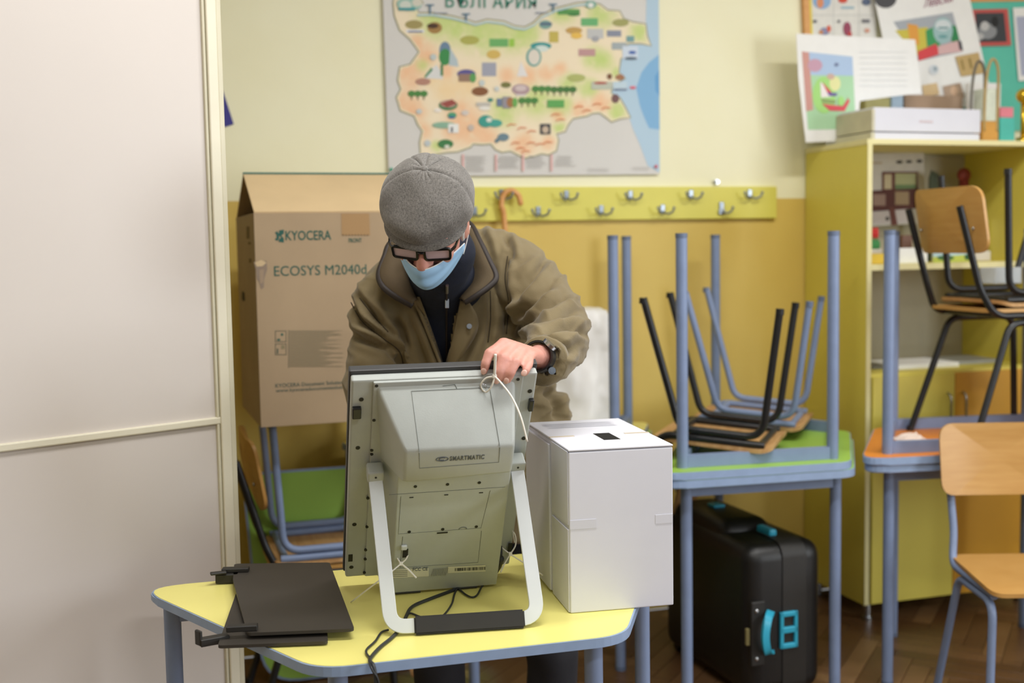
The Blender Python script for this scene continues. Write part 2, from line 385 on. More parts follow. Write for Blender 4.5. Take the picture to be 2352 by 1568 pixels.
def make_chair(name, label, m, tubem, woodm, SH=.46, group=None, under=None):
    """front = -y, seat top at SH"""
    t = thing(name, label, 'chair', m, group)
    w = .172; tr = .0122; zr = SH-.012-tr
    # seat: slightly dished plywood with rounded corners
    poly = [(p.x, p.y) for p in fillet([(-.17, .19, 0), (.17, .19, 0), (.195, -.20, 0), (-.195, -.20, 0)], .045, 6, True)]
    q = bmesh.new(); tops, bots = [], []
    cen_t = q.verts.new((0, 0, SH-.006)); cen_b = q.verts.new((0, 0, SH-.018))
    rings_t, rings_b = [], []
    for f in (.35, .7, 1):
        rings_t.append([q.verts.new((x*f, y*f, SH-.006*(1-f**2) - (.012 if (y*f < -.15) else 0)*((-y*f-.15)/.05)**2)) for x, y in poly])
        rings_b.append([q.verts.new((x*f, y*f, SH-.012-.006*(1-f**2) - (.012 if (y*f < -.15) else 0)*((-y*f-.15)/.05)**2)) for x, y in poly])
    n = len(poly)
    for i in range(n):
        j = (i+1) % n
        q.faces.new((cen_t, rings_t[0][i], rings_t[0][j])); q.faces.new((cen_b, rings_b[0][j], rings_b[0][i]))
        for a in (0, 1):
            q.faces.new((rings_t[a][i], rings_t[a+1][i], rings_t[a+1][j], rings_t[a][j])); q.faces.new((rings_b[a][j], rings_b[a+1][j], rings_b[a+1][i], rings_b[a][i]))
        q.faces.new((rings_t[2][i], rings_b[2][i], rings_b[2][j], rings_t[2][j]))
    auto(obj('seat', q, woodm, t))
    # backrest: curved plywood
    bp = rrect(.39, .225, .05, 6)
    def bent(x, z, off): 
        return (x, .232 + .035*(1-(x/.195)**2)*1.0 + off + (z-.11)*.16, SH+.30+z)
    q = bmesh.new(); N = len(bp); R = {}
    for side, off in ((0, -.005), (1, .005)):
        R[side] = []
        for f in (.25, .5, .75, 1): R[side].append([q.verts.new(bent(x*f, z*f, off)) for x, z in bp])
        cc = q.verts.new(bent(0, 0, off))
        for i in range(N):
            j = (i+1) % N; q.faces.new((cc, R[side][0][i], R[side][0][j]))
            for a in range(3): q.faces.new((R[side][a][i], R[side][a+1][i], R[side][a+1][j], R[side][a][j]))
    for i in range(N): q.faces.new((R[0][3][i], R[0][3][(i+1) % N], R[1][3][(i+1) % N], R[1][3][i]))
    br = auto(obj('backrest', q, woodm, t))
    for s in (-1, 1):
        # legs: an arch under each side, split into a front and a rear leg
        fz = zr-tr*2
        arch_f = fillet([(s*.19, -.19, 0), (s*w, -.165, fz), (s*w, .0, fz)], .06, 7)
        arch_r = fillet([(s*.19, .245, 0), (s*w, .10, fz), (s*w, .0, fz)], .06, 7)
        for path in (arch_f, arch_r):
            l = auto(obj('leg', tube(path, tr, 10), tubem, t))
            auto(obj('foot_cap', C(path[0]+Vector((0, 0, -.001)), Vector(path[0])+Vector((0, 0, .018)), tr+.001, 12), m_bluecap if tubem == m_blue else m_black_tube, l))
        post = fillet([(s*.152, .285, SH+.345), (s*.152, .205, SH+.07), (s*w, .16, zr), (s*w, -.175, zr)], [0, .25, .07, 0], 8)
        p = auto(obj('back_post', tube(post, tr, 10), tubem, t))
        q = bmesh.new(); ell(q, (s*.152, .222+.012, SH+.27), (.006, .004, .006)); 
        obj('bolt', q, m_steel, br, smooth=True)
    for y in (-.16, .12):
        auto(obj('cross_rail', tube([(-w, y, zr), (w, y, zr)], tr*.9, 10), tubem, t))
    return t
FLIP = Matrix.Rotation(PI, 4, 'Y')

# ------------------------------------------------------------------ tables
TZ = .755
yt = make_table('student_table', 'yellow trapezoid school table with blue edge, carrying the voting machine and ballot box', TR(.55, 2.292, 0, -.035), m_yellow, L=1.22, S=.575, D=.62, T=.020, r=.10, rails=(2,), tip=.075)
U0 = TZ+.026
def inv(x, y, rz): return TR(x, y, U0+.725, rz) @ FLIP
mid = (1.25, 3.935)
make_table('student_table', 'green table on its feet against the wall behind the man, under the upturned yellow one', TR(mid[0]+.01, mid[1]-.01, 0, 0), m_green)
make_table('student_table', 'upturned yellow table on a green one behind the man, legs in the air', TR(mid[0], mid[1], TZ*2, 0) @ FLIP, m_yellow)
gx, gy, gr = 2.035, 3.60, math.radians(57)
make_table('student_table', 'table standing on its feet over the black case, under the upturned green one', TR(gx+.012, gy, 0, gr), m_green)
make_table('student_table', 'upturned bright green table with two chairs lying on it, legs in the air', TR(gx, gy, TZ*2, gr+PI) @ FLIP @ Matrix.Rotation(PI, 4, 'Z'), m_green)
ox, oy, orr = 2.83, 3.40, math.radians(171)
make_table('student_table', 'table on its feet at the right, under the upturned orange one', TR(ox+.01, oy+.005, 0, orr), m_orange)
make_table('student_table', 'upturned orange table by the yellow cupboard with a black chair standing on it', TR(ox, oy, TZ*2, orr) @ FLIP, m_orange)
# loose green tabletop stood on edge between the legs of the stacked tables
gb = W(880, 1300, 4.03)
mgb = Matrix.Translation((gb.x, 3.975, .004)) @ Matrix.Rotation(math.radians(-1), 4, 'Z') @ Matrix.Rotation(math.radians(82), 4, 'X') @ Matrix.Translation((0, .36, 0))
gt_ = thing('table_board', 'loose green tabletop stood on its edge behind the stacked chairs at the left', 'tabletop', mgb)
obj('edge_band', prism(trapezoid(.91, .83, .72, .13), 0, .024, .003), m_edge, gt_)
obj('laminate', prism(trapezoid(.894, .814, .704, .125), .0235, .0265, .001), m_green, gt_)
obj('laminate', prism(trapezoid(.894, .814, .704, .125), -.0025, .0005, .001), m_green, gt_)

# ------------------------------------------------------------------ chairs
cl = at(715, 1300, 2, .47)
make_chair('school_chair', 'black framed wooden chair facing right beside the cream partition', TR(cl.x+.06, cl.y+.12, 0, math.radians(90)), m_black_tube, m_wood, SH=.485)
make_chair('school_chair', 'blue framed chair turned upside down on the chair beside the cream partition, under the carton', TR(cl.x+.075, cl.y+.12, .951, math.radians(-90)) @ FLIP, m_blue, m_woodpale)
make_chair('school_chair', 'black framed chair lying upside down on the green table, nearest the ballot box', TR(1.835, 3.475, U0+.505, math.radians(52)) @ Matrix.Rotation(math.radians(4.5), 4, 'X') @ FLIP, m_black_tube, m_woodpale)
make_chair('school_chair', 'blue framed chair lying upside down on the green table, nearest the wall', TR(2.145, 3.81, U0+.505, math.radians(52)) @ Matrix.Rotation(math.radians(4.5), 4, 'X') @ FLIP, m_blue, m_woodpale)
make_chair('school_chair', 'black framed chair standing upright on the orange table, seen from behind', TR(2.88, 3.42, U0, math.radians(86)), m_black_tube, m_wood)
make_chair('school_chair', 'black framed chair upside down on the seat of the chair on the orange table', TR(2.95, 3.43, U0+.925, math.radians(-94)) @ FLIP, m_black_tube, m_woodpale)
make_chair('school_chair', 'blue framed wooden chair on the floor at the lower right corner', TR(2.515, 2.86, 0, math.radians(-18)), m_blue, m_wood, SH=.475)
# ================================================================== printing helpers
def hit(px, py, p0, n):
    d = ray(px, py); p0 = Vector(p0); n = Vector(n); return CO + d*((p0-CO).dot(n)/d.dot(n))
class Print:
    """flat printed shapes on a plane, coloured per polygon"""
    def __init__(s): s.bm = bmesh.new(); s.cl = s.bm.loops.layers.float_color.new('Col'); s.k = 0
    def poly(s, pts, col):
        vs = [s.bm.verts.new(p) for p in pts]
        f = s.bm.faces.new(vs)
        for l in f.loops: l[s.cl] = lin(col)
    def build(s, name, parent, rough=.7, label=None):
        me = bpy.data.meshes.new(name); s.bm.normal_update()
        bmesh.ops.triangulate(s.bm, faces=[f for f in s.bm.faces if len(f.verts) > 4])
        s.bm.transform(MW[parent.name].inverted()); s.bm.to_mesh(me); s.bm.free(); me.materials.append(vmat('printed_ink', rough))
        o = bpy.data.objects.new(name, me); COL.objects.link(o); o.parent = parent; reg(o, MW[parent.name]); o['kind'] = 'stuff'
        if label: o['label'] = label
        return o
def text_fit(s, o, x, y, w, h, mt, parent, name='lettering', **kw):
    """text scaled to w x h with its lower-left corner at o; x,y unit axes"""
    x, y = Vector(x).normalized(), Vector(y).normalized(); z = x.cross(y)
    bm = text_bm(s, 1, Matrix(), **kw)
    xs = [v.co.x for v in bm.verts]; ys = [v.co.y for v in bm.verts]
    a, b_, c_, d_ = min(xs), max(xs), min(ys), max(ys)
    for v in bm.verts: v.co = Vector(((v.co.x-a)/(b_-a)*w, (v.co.y-c_)/(d_-c_)*h, v.co.z))
    bm.transform(frame(o, x, y, z)); return obj(name, bm, mt, parent, world=True)

# ================================================================== wall map
YM = YW-.012
def zm(X, Y): return 860+X/3.36, Y/3.36
def mpx(X, Y, off=0): return at(*zm(X, Y), 1, YM-.0017-off)
c0 = at(893, 405, 1, YM); c1 = at(1514, 400, 1, YM)
mapo = thing('wall_map', 'large illustrated map of a country pinned to the wall above the coat hooks', 'map', Matrix.Translation(((c0.x+c1.x)/2, YM, c0.z)))
ztop = 2.47
def mapfn(u, v):
    x = c0.x+(c1.x-c0.x)*u-.006*v; z = c0.z+(c1.z-c0.z)*u+(ztop-c0.z)*v
    bulge = -.012*math.exp(-((u-.03)/.05)**2)*math.exp(-((v-.25)/.2)**2) if u < .2 else 0
    return (x, YM+bulge*.0, z)
m_mappaper = mat('map_paper', 'd8d6d2', .45, var=.02, scale=4)
obj('map_sheet', sheet(mapfn, 24, 16, .0012), m_mappaper, mapo, world=True)
LAND = [(160,-30),(150,20),(160,120),(200,230),(280,300),(350,400),(280,500),(200,520),(185,620),(210,690),(175,750),(205,850),(310,890),(340,960),(375,1010),(355,1100),(360,1190),(450,1190),(560,1170),(640,1165),(740,1130),(760,1105),(830,1110),(900,1105),(940,1150),(985,1170),(1050,1160),(1110,1190),(1160,1215),(1230,1200),(1290,1180),(1340,1190),(1400,1160),(1415,1080),(1400,1030),(1470,1010),(1490,960),(1530,910),(1640,890),(1680,870),(1740,865),(1790,900),(1830,935),(1900,910),(1970,905),(1930,830),(1890,760),(1820,720),(1840,650),(1930,600),(1880,560),(1895,450),(1920,440),(1910,380),(1960,330),(2060,330),(2130,350),(2100,280),(2090,190),(1990,175),(1920,150),(1890,90),(1800,85),(1740,40),(1650,20),(1560,30),(1400,70),(1290,120),(1230,180),(1160,215),(1080,205),(1000,170),(870,155),(780,180),(720,160),(600,130),(450,105),(340,105),(320,60),(370,20),(330,-30)]
def inside(x, y, poly):
    r = False; n = len(poly)
    for i in range(n):
        x1, y1 = poly[i]; x2, y2 = poly[(i+1) % n]
        if (y1 > y) != (y2 > y) and x < (x2-x1)*(y-y1)/(y2-y1)+x1: r = not r
    return r
SEA1 = [(2100,-30),(2195,-30),(2202,1330),(2110,1280),(2050,1120),(1990,980),(1965,900),(1925,820),(1885,755),(1825,715),(1845,655),(1935,600),(1890,560),(1900,450),(1925,440),(1915,375),(1960,335),(2060,335),(2135,350),(2105,280),(2095,190)]
SEA2 = [(2196,420),(2120,480),(2060,560),(2020,680),(2050,820),(2080,900),(2120,990),(2201,1000)]
SEA3 = [(2198,540),(2165,590),(2170,700),(2200,740)]
P = Print()
P.poly([mpx(x, y, .0002) for x, y in SEA1], 'b9d4e8'); P.poly([mpx(x, y, .0005) for x, y in SEA2], '87b9e2'); P.poly([mpx(x, y, .0008) for x, y in SEA3], '6aa6da')
P.build('printed_sea', mapo)
P = Print()
cx, cy = 1050, 620
n_ = len(LAND)
def offset_poly(poly, d):
    out = []
    for i in range(len(poly)):
        a, p, b_ = Vector(poly[i-1]), Vector(poly[i]), Vector(poly[(i+1) % len(poly)])
        t = (b_-a).normalized(); out.append((p.x-t.y*d, p.y+t.x*d))
    return out
P.poly([mpx(x, y, .0010) for x, y in offset_poly(LAND, 13)], '9d9a7c')
P.poly([mpx(x, y, .0013) for x, y in offset_poly(LAND, 3)], 'efe6c8')
P.build('printed_border', mapo)
G, O_, Y_ = (.74,.85,.46), (.965,.745,.57), (.965,.84,.64)
BL = [(450,150,120,G),(620,190,140,G),(850,250,150,G),(1080,270,120,G),(1190,260,80,G),(1450,90,90,G),(1750,110,100,G),(2050,250,75,G),(270,570,110,O_),(240,790,80,O_),(400,420,80,O_),(560,690,100,Y_),(720,650,110,Y_),(560,550,60,O_),(1020,580,60,O_),(1180,590,70,O_),(1320,570,60,O_),(1430,535,50,O_),(310,860,80,O_),(380,1010,60,O_),(650,860,90,O_),(720,980,130,O_),(860,1050,80,O_),(600,1010,70,O_),(1150,1110,80,O_),(1340,1100,50,O_),(1600,850,70,O_),(1750,790,70,O_),(1420,890,45,O_),(1000,860,100,G),(1250,780,110,G),(1440,810,80,G),(1500,640,70,G),(1700,450,80,G),(1770,470,70,G),(1650,680,70,G),(1870,560,40,G),(1430,990,50,G),(1880,860,70,G),(480,1130,40,G),(370,500,50,G),(330,330,60,O_),(430,600,60,Y_)]
bmq = bmesh.new(); cl_ = bmq.loops.layers.float_color.new('Col'); st = 11
def landcol(x, y):
    b0 = Vector((.965, .905, .79)); ws = 1.0; acc = b0*1.0
    nz = noise.noise(Vector((x*.012, y*.012, 3)))*.6+noise.noise(Vector((x*.03, y*.03, 9)))*.5
    for bx, by, r, c_ in BL:
        d2 = ((x-bx)**2+(y-by)**2)/(r*r)
        if d2 < 4: w = 2.2*math.exp(-d2*1.6)*max(0, 1+1.3*nz); acc += Vector(c_)*w; ws += w
    v = acc/ws; return lin([min(1, t) for t in v])
gv = {}
for i in range(int(140/st), int(2140/st)):
    for j in range(-2, int(1225/st)):
        if all(inside(i*st+a*st, j*st+b_*st, LAND) for a, b_ in ((0, 0), (1, 0), (1, 1), (0, 1))):
            q = []
            for a, b_ in ((0, 0), (1, 0), (1, 1), (0, 1)):
                k = (i+a, j+b_)
                if k not in gv: gv[k] = bmq.verts.new(mpx(k[0]*st, k[1]*st, .0016))
                q.append(k)
            f = bmq.faces.new([gv[k] for k in q])
            for l, k in zip(f.loops, q): l[cl_] = landcol(k[0]*st, k[1]*st)
P = Print(); P.bm.free(); P.bm = bmq; P.build('printed_relief', mapo)
def el(x, y, w, h, n=14): return [(x+w/2*math.cos(2*PI*k/n), y+h/2*math.sin(2*PI*k/n)) for k in range(n)]
def rc(x, y, w, h): return [(x-w/2, y-h/2), (x+w/2, y-h/2), (x+w/2, y+h/2), (x-w/2, y+h/2)]
P = Print(); kk = [0]
def ic(pts, col):
    kk[0] += 1; P.poly([mpx(x, y, .0019+.00003*kk[0]) for x, y in pts], col)
def trees(x, y, n=3, c='4f8a45'):
    for i in range(n): ic(rc(x+(i-(n-1)/2)*48, y+28, 8, 40), '6a5a40'); ic(el(x+(i-(n-1)/2)*48, y, 58, 48), c)
ic(el(465,215,115,90), 'a8834a'); ic(el(450,200,90,40), '4c3420'); ic(el(305,190,140,70), 'a79a62'); ic(rc(315,240,140,22), 'e6e8ee'); ic(rc(315,245,110,10), '3f4f86')
ic(el(545,390,90,140), '6f8aa6'); ic(el(545,440,95,130), '3d8f4f'); ic([(480,500),(400,560),(390,605),(530,610),(520,560)], 'dfe0df'); ic([(440,520),(385,590),(395,600),(450,540)], '3a8a5a'); ic([(585,370),(640,460),(650,515),(575,505)], 'b8c8cf'); ic(rc(520,540,20,90), '2f7f4d')
ic(el(735,310,150,70), 'b3b25b'); ic(rc(960,330,145,62), '6fb36a'); ic(rc(1060,330,40,60), '9ccc4e'); ic(el(920,420,110,70), 'd8b964'); ic(rc(885,535,110,105), 'a5a8b8')
ic([(1130,470),(1100,590),(1185,590)], 'e8e6e6'); ic(rc(1640,405,130,55), 'c49a9a'); ic(el(1285,355,165,60), '3f9a9a'); ic(el(1290,375,110,50), 'd9e6e0'); ic(el(1230,440,120,150), '6aa7a0'); ic(el(1232,440,90,120), 'e3dcd0')
ic(rc(1385,285,72,85), 'c9b85c'); ic(el(1320,190,100,70), '7fa8a0'); ic(rc(1325,185,90,20), '596b86'); ic(rc(1500,92,170,42), '5b9c55'); ic(el(1540,110,100,30), '4a8a4a'); ic(rc(1660,170,130,60), '6fb87a'); ic(el(1900,175,130,60), 'a8a86a'); ic(el(1540,235,130,55), 'c9a25a'); ic(el(1560,275,90,50), 'ecc25c')
ic(rc(1705,260,125,75), 'c6c8c8'); ic(el(1705,300,60,45), 'a8aab0'); ic(rc(1850,258,110,48), '8f95a8'); ic(rc(1890,355,115,55), 'a9b4b8'); ic(rc(1975,300,60,45), '7aa5a8'); ic(rc(1975,405,120,100), 'd3e0f0'); ic(el(1990,405,60,26), '3f63b0'); ic(el(1980,450,100,24), '5f6f80')
ic(el(710,570,145,70), '5f5a98'); ic(rc(700,600,100,60), '9a7d6a'); ic(el(760,600,50,75), '5fa05a'); ic(el(375,630,120,55), 'b98a78'); ic(el(815,705,130,70), '8a5a38'); ic(el(1015,655,80,45), '7a7a45'); ic(el(1130,690,140,85), 'b49aa0'); ic(el(1130,680,90,45), 'd6c6c6'); ic(rc(1130,735,80,12), 'e6e2de')
ic(el(1560,600,140,60), 'b4bb72'); ic(rc(1755,660,160,60), 'c2c8b8'); ic(el(1745,640,110,22), 'b05a52'); ic(el(1815,590,40,45), '7a5238'); ic(el(1895,595,70,45), 'a97858'); ic(rc(1895,660,110,60), 'c6dbe8'); ic(rc(1900,690,100,16), '7f8fa8'); ic(el(1995,675,50,22), 'e26a7f'); ic(el(1860,760,60,70), '7a5a5a')
trees(335, 722); trees(1292, 685); trees(1460, 690, 4, '4a7a3f'); trees(1188, 775)
ic(el(570,810,145,80), '2f7f4f'); ic(el(570,800,125,60), 'c9a79a'); ic([(505,800),(600,765),(640,800),(560,830)], '9d4f46'); ic(el(600,890,70,50), '4fa07a'); ic(rc(598,905,45,16), '3565a0'); ic(el(490,850,60,30), 'f2ece4')
ic(rc(840,805,110,30), 'c6c2ba'); ic(el(895,770,45,30), '3f8f80'); ic(el(850,835,95,30), 'f2efe8'); ic(rc(965,790,40,60), '6f80a0'); ic(rc(1020,790,60,90), '9a96a0'); ic(el(1050,790,60,80), 'a9764a'); ic(el(1085,790,40,75), '6faf5a'); ic(rc(1400,800,130,58), '63ab5c')
ic(el(860,935,115,95), '3f9f92'); ic(el(930,950,115,60), '49a79a'); ic(el(885,925,45,35), 'e8e6da'); ic(el(540,965,190,50), '8fb8a0'); ic(rc(610,990,80,70), 'eef0ee'); ic(rc(598,1000,16,40), '55555f'); ic(el(550,1110,120,70), '3f7f4a'); ic(el(560,1130,40,25), 'e6e6da'); ic(el(995,1058,90,60), '6f8a98'); ic([(930,1080),(960,1060),(965,1090),(935,1105)], '5f7f8f')
ic(rc(1320,995,80,80), '45454a'); ic(el(1320,1000,50,55), 'cdb9a2'); ic(el(700,870,60,40), 'd8cfc8'); ic(el(745,985,50,50), 'cbbfb4'); ic(el(345,860,45,40), 'c8cfd0'); ic(el(410,1105,50,50), 'c4cdd0'); ic(el(455,440,50,50), 'c5cfce'); ic(el(830,640,45,50), 'c9d3d3'); ic(el(945,685,40,40), 'd2d8d6')
ic(el(270,30,200,110), '9fc4b8'); ic(el(240,40,90,70), 'd5dcd2'); ic(rc(250,70,130,22), '3f9aa0'); ic(el(330,20,80,60), 'd8d6c8')
for X, Y in ((430, 70), (708, 140), (1380, 65)):
    ic(rc(X, Y, 12, 75), '4f7a96'); ic(rc(X, Y-32, 62, 10), '4f7a96')
ic(rc(510, 102, 110, 9), '8f98a8'); ic(rc(1290, 98, 90, 9), '8f98a8'); ic(el(1670, 35, 90, 60), '7fb0a0'); ic(el(1670, 40, 45, 40), 'eceeea')
# river along the northern border, red ridge strokes
RV = [(330,118),(450,118),(600,143),(720,173),(780,193),(870,170),(1000,184),(1080,218),(1160,228),(1235,195),(1295,135),(1400,84),(1560,44),(1640,34)]
for a, b_ in zip(RV[:-1], RV[1:]): ic([(a[0], a[1]-9), (b_[0], b_[1]-9), (b_[0], b_[1]+6), (a[0], a[1]+6)], 'b9d3dc')
for X, Y in ((1090,1100),(1130,1140),(1170,1165),(1210,1100),(1280,1110),(1340,1095),(1060,960),(1140,985),(1215,1010),(1400,880),(1440,920),(1580,820),(1640,850),(1720,800),(1790,830)):
    ic([(X-38, Y+10), (X-10, Y-8), (X+34, Y-2), (X+36, Y+5), (X-8, Y+2), (X-34, Y+16)], 'e2956b')
for cxx, rows in ((685, 9), (940, 7), (1148, 7), (1368, 6)):
    ic(rc(cxx, 1255, 14, 130), 'eab9b6')
    for r in range(rows): ic(rc(cxx+95+random.uniform(-12, 12), 1205+r*14, 150+random.uniform(-50, 20), 4.5), 'b4b1ae')
for r in range(2): ic(rc(1730, 1300+r*14, 160, 4), 'bdbab7'); ic(rc(2060, 1290+r*12, 130, 4), 'bdbab7')
P.build('printed_pictures', mapo)
a = mpx(553, 55, .004); b_ = mpx(1252, 65, .004)
text_fit('БЪЛГАРИЯ', a, b_-a, UP, (b_-a).length, 105/3.36/FPX*4.45, mat('map_green_ink', '2f8f78', .6), mapo, space=1.1)
for X, Y, c_ in ((128, 1308, '1f9a78'), (2170, 1285, 'c83a52')):
    p = mpx(X, Y, .0); q = bmesh.new(); cyl(q, p+Vector((0, .002, 0)), p-Vector((0, .006, 0)), .0055, 12); cyl(q, p-Vector((0, .006, 0)), p-Vector((0, .008, 0)), .0065, 12)
    top('push_pin', q, mat('pin_'+c_, c_, .3, var=0), ('green' if X < 1000 else 'red')+' push pin in the lower %s corner of the wall map' % ('left' if X < 1000 else 'right'), 'pin')
# blue paper corner peeping out behind the partition; small sensor on the wall
pts = [at(x, y, 1, YW-.004) for x, y in ((500, 170), (537, 285), (500, 297), (470, 190))]
q = bmesh.new(); vs = [q.verts.new(p) for p in pts]; f = q.faces.new(vs); r = bmesh.ops.extrude_face_region(q, geom=[f]); bmesh.ops.translate(q, vec=(0, .002, 0), verts=[v for v in r['geom'] if isinstance(v, bmesh.types.BMVert)])
top('paper_pennant', q, mat('violet_paper', '3d3a8c', .7), 'violet paper corner on the wall peeping out behind the partition', 'paper')
p = at(1642, 418, 1, YW); q = bmesh.new(); cyl(q, p, p-Vector((0, .018, 0)), .009, 14); cyl(q, p-Vector((0, .018, 0)), p-Vector((0, .03, 0)), .0055, 12)
top('wall_hook', q, m_steel, 'small metal wall fitting just above the coat rack', 'hook')

# ================================================================== coat rack
m_rack = mat('yellow_board', 'e0d862', .45, var=.03, scale=6)
ra = at(930, 470, 1, YW-.02); rb = at(1784, 430, 1, YW-.02); zr1, zr2 = at(1783, 501, 1, YW-.02).z, at(1783, 428, 1, YW-.02).z
rack = thing('coat_rack', 'long yellow wall board with metal coat hooks under the map', 'coat rack', Matrix.Translation(((ra.x+rb.x)/2, YW, zr1)))
obj('backboard', B(((ra.x+rb.x)/2, YW-.011, (zr1+zr2)/2), (rb.x-ra.x, .022, zr2-zr1), .003), m_rack, rack, world=True)
m_hook = mat('dull_hook_metal', '9aa3ad', .3, metal=.8, var=.05)
for k, (px, py) in enumerate(((1152,447),(1301,449),(1448,449),(1587,447),(1722,446),(1090,486),(1236,486),(1381,483),(1522,481),(1657,480),(1006,449),(950,486))):
    p = at(px, py, 1, YW-.024); q = bmesh.new()
    if k == 9: box(q, p+Vector((0, -.002, .004)), (.022, .006, .05), bev=.003); box(q, p+Vector((0, -.004, -.012)), (.03, .006, .02), bev=.003)
    else: box(q, p+Vector((0, 0, .004)), (.02, .007, .032), bev=.003)
    hk = obj('coat_hook', q, m_hook, rack, world=True)
    for s in (-1, 1):
        if k == 9 and s < 0: continue
        sc_ = 1.15 if k == 4 else 1
        q = tube(smooth_path([p+Vector((0, -.004, -.008)), p+Vector((s*.012*sc_, -.02, -.017)), p+Vector((s*.028*sc_, -.03, -.010)), p+Vector((s*.034*sc_, -.033, .004))], 5), .0042, 8)
        ell(q, p+Vector((s*.034*sc_, -.033, .005)), (.006, .006, .006), seg=10, rings=8); obj('prong', q, m_hook, hk, world=True, smooth=True)
# walking stick hooked on the rack
m_cane = mat('varnished_cane', 'e6ac6c', .35, var=0, c2='d89a58', scale=12, stretch=(1, 1, 4))
p = at(1152, 462, 1, YW-.045); pth = [p+Vector((.026, -.01, -.80)), p+Vector((.012, 0, -.12)), p+Vector((0, 0, -.02)), p+Vector((.008, 0, .022)), p+Vector((.035, -.004, .04)), p+Vector((.062, -.012, .022)), p+Vector((.07, -.016, -.008))]
q = bmesh.new(); ps = smooth_path(pth, 8); sweep(q, ps, circ(.0105, 12)); ell(q, pth[-1], (.0105, .0105, .0105), seg=12, rings=8)
top('walking_stick', q, m_cane, 'light wooden walking stick with a crook, hung on the coat rack', 'walking stick', smooth=True)

# ================================================================== cardboard carton on the upturned chair
CY = .029
cO = Vector((.307, 3.515, .955)); cx_ = Vector((math.cos(CY), math.sin(CY), 0)); cyv = Vector((-math.sin(CY), math.cos(CY), 0))
CW, CD, CHh = .56, .50, at(583, 489, 1, 3.515).z-.955
ctn = thing('cardboard_carton', 'big brown printer carton with a half open top, resting on the upturned chair', 'carton', frame(cO, cx_, cyv, UP))
t_ = .006
boxp('front_panel', ctn, m_cardboard, (CW/2, t_/2, CHh/2), (CW, t_, CHh), .001)
boxp('back_panel', ctn, m_cardboard, (CW/2, CD-t_/2, CHh/2), (CW, t_, CHh), .001)
boxp('side_panel', ctn, m_cardboard, (t_/2, CD/2, CHh/2), (t_, CD-2*t_, CHh), .001)
boxp('side_panel', ctn, m_cardboard, (CW-t_/2, CD/2, CHh/2), (t_, CD-2*t_, CHh), .001)
boxp('bottom_panel', ctn, m_cardboard, (CW/2, CD/2, .004), (CW-2*t_, CD-2*t_, .006), .001)
rz_ = .125; ry_ = CD*.5
def flap(a, b_): 
    q = bmesh.new(); a, b_ = Vector(a), Vector(b_); d = (b_-a).normalized(); nn = Vector((0, -d.z, d.y))*.003
    vs = [q.verts.new(p) for p in ((a-nn), (b_-nn), (b_+nn), (a+nn))]; f = q.faces.new(vs); r = bmesh.ops.extrude_face_region(q, geom=[f]); bmesh.ops.translate(q, vec=(CW-.004, 0, 0), verts=[v for v in r['geom'] if isinstance(v, bmesh.types.BMVert)]); return q
obj('top_flap', flap((.002, .004, CHh+.001), (.002, ry_-.004, CHh+rz_)), m_cardlit, ctn)
obj('top_flap', flap((.002, CD-.004, CHh+.001), (.002, ry_+.004, CHh+rz_+.003)), m_cardlit, ctn)
m_teal = mat('green_flap_edge', '3e6f66', .8); obj('flap_edge', B((CW/2, ry_+.001, CHh+rz_+.006), (CW-.002, .012, .006), .001), m_teal, ctn)
fn_ = -cyv
def cp(px, py, off=.0006): return hit(px, py, cO-cyv*off, fn_)
def ctext(s, x0, y0, x1, y1, mt=m_print, **kw):
    a, b_, t2 = cp(x0, y1), cp(x1, y1), cp(x0, y0); text_fit(s, a, cx_, UP, (b_-a).dot(cx_), (t2-a).z, mt, ctn, **kw)
ctext('KYOCERA', 656, 530, 761, 552, bold=.012)
m_print2 = mat('grey_green_print', '4d6157', .85)
ctext('FRONT', 801, 547, 831, 557, bold=.01)
ctext('ECOSYS M2040d', 630, 611, 842, 634)
ctext('KYOCERA Document Solutions', 633, 881, 794, 890, m_print2)
ctext('www.kyoceradocumentsolutions', 634, 893, 806, 903, m_print2)
P = Print()
def cpp(pts, col, off=.0008): P.poly([cp(x, y, off) for x, y in pts], col)
cpp([(631,534),(637,531),(641,537),(641,548),(637,553),(631,550),(635,546),(635,538)], '24594e'); cpp([(641,529),(652,527),(652,536),(646,541),(652,547),(652,557),(640,555),(640,551),(646,545),(641,541)], '24594e')
cpp([(784,490),(848,490),(850,540),(785,541)], 'a9865a')
for k in range(9): cpp([(786+k*7, 538), (790+k*7, 538), (790+k*7, 541), (786+k*7, 541)], '7a6240', .001)
for (x, y) in ((632, 759), (632, 789)):
    for a, b_, c_, d_ in ((0, 0, 26, 1.4), (0, 24.6, 26, 1.4), (0, 0, 1.4, 26), (24.6, 0, 1.4, 26)): cpp([(x+a, y+b_), (x+a+c_, y+b_), (x+a+c_, y+b_+d_), (x+a, y+b_+d_)], '5d5f4e')
cpp(el(648, 768, 6, 6), '2f5f50'); cpp(el(640, 780, 8, 5), '2f5f50'); cpp([(646,793),(654,793),(654,801),(646,801)], '8a7f60'); cpp([(636,800),(639,800),(639,812),(636,812)], '4d5a4a')
cpp([(662.5,757),(663.7,757),(663.7,845),(662.5,845)], '5d5f4e')
for k in range(25): cpp([(665, 759+k*3.4), (665+random.uniform(60, 122) if k % 3 else 790, 759+k*3.4), (665+random.uniform(60, 122), 760.5+k*3.4), (665, 760.5+k*3.4)], '7d7358')
P.build('printed_marks', ctn, .85)
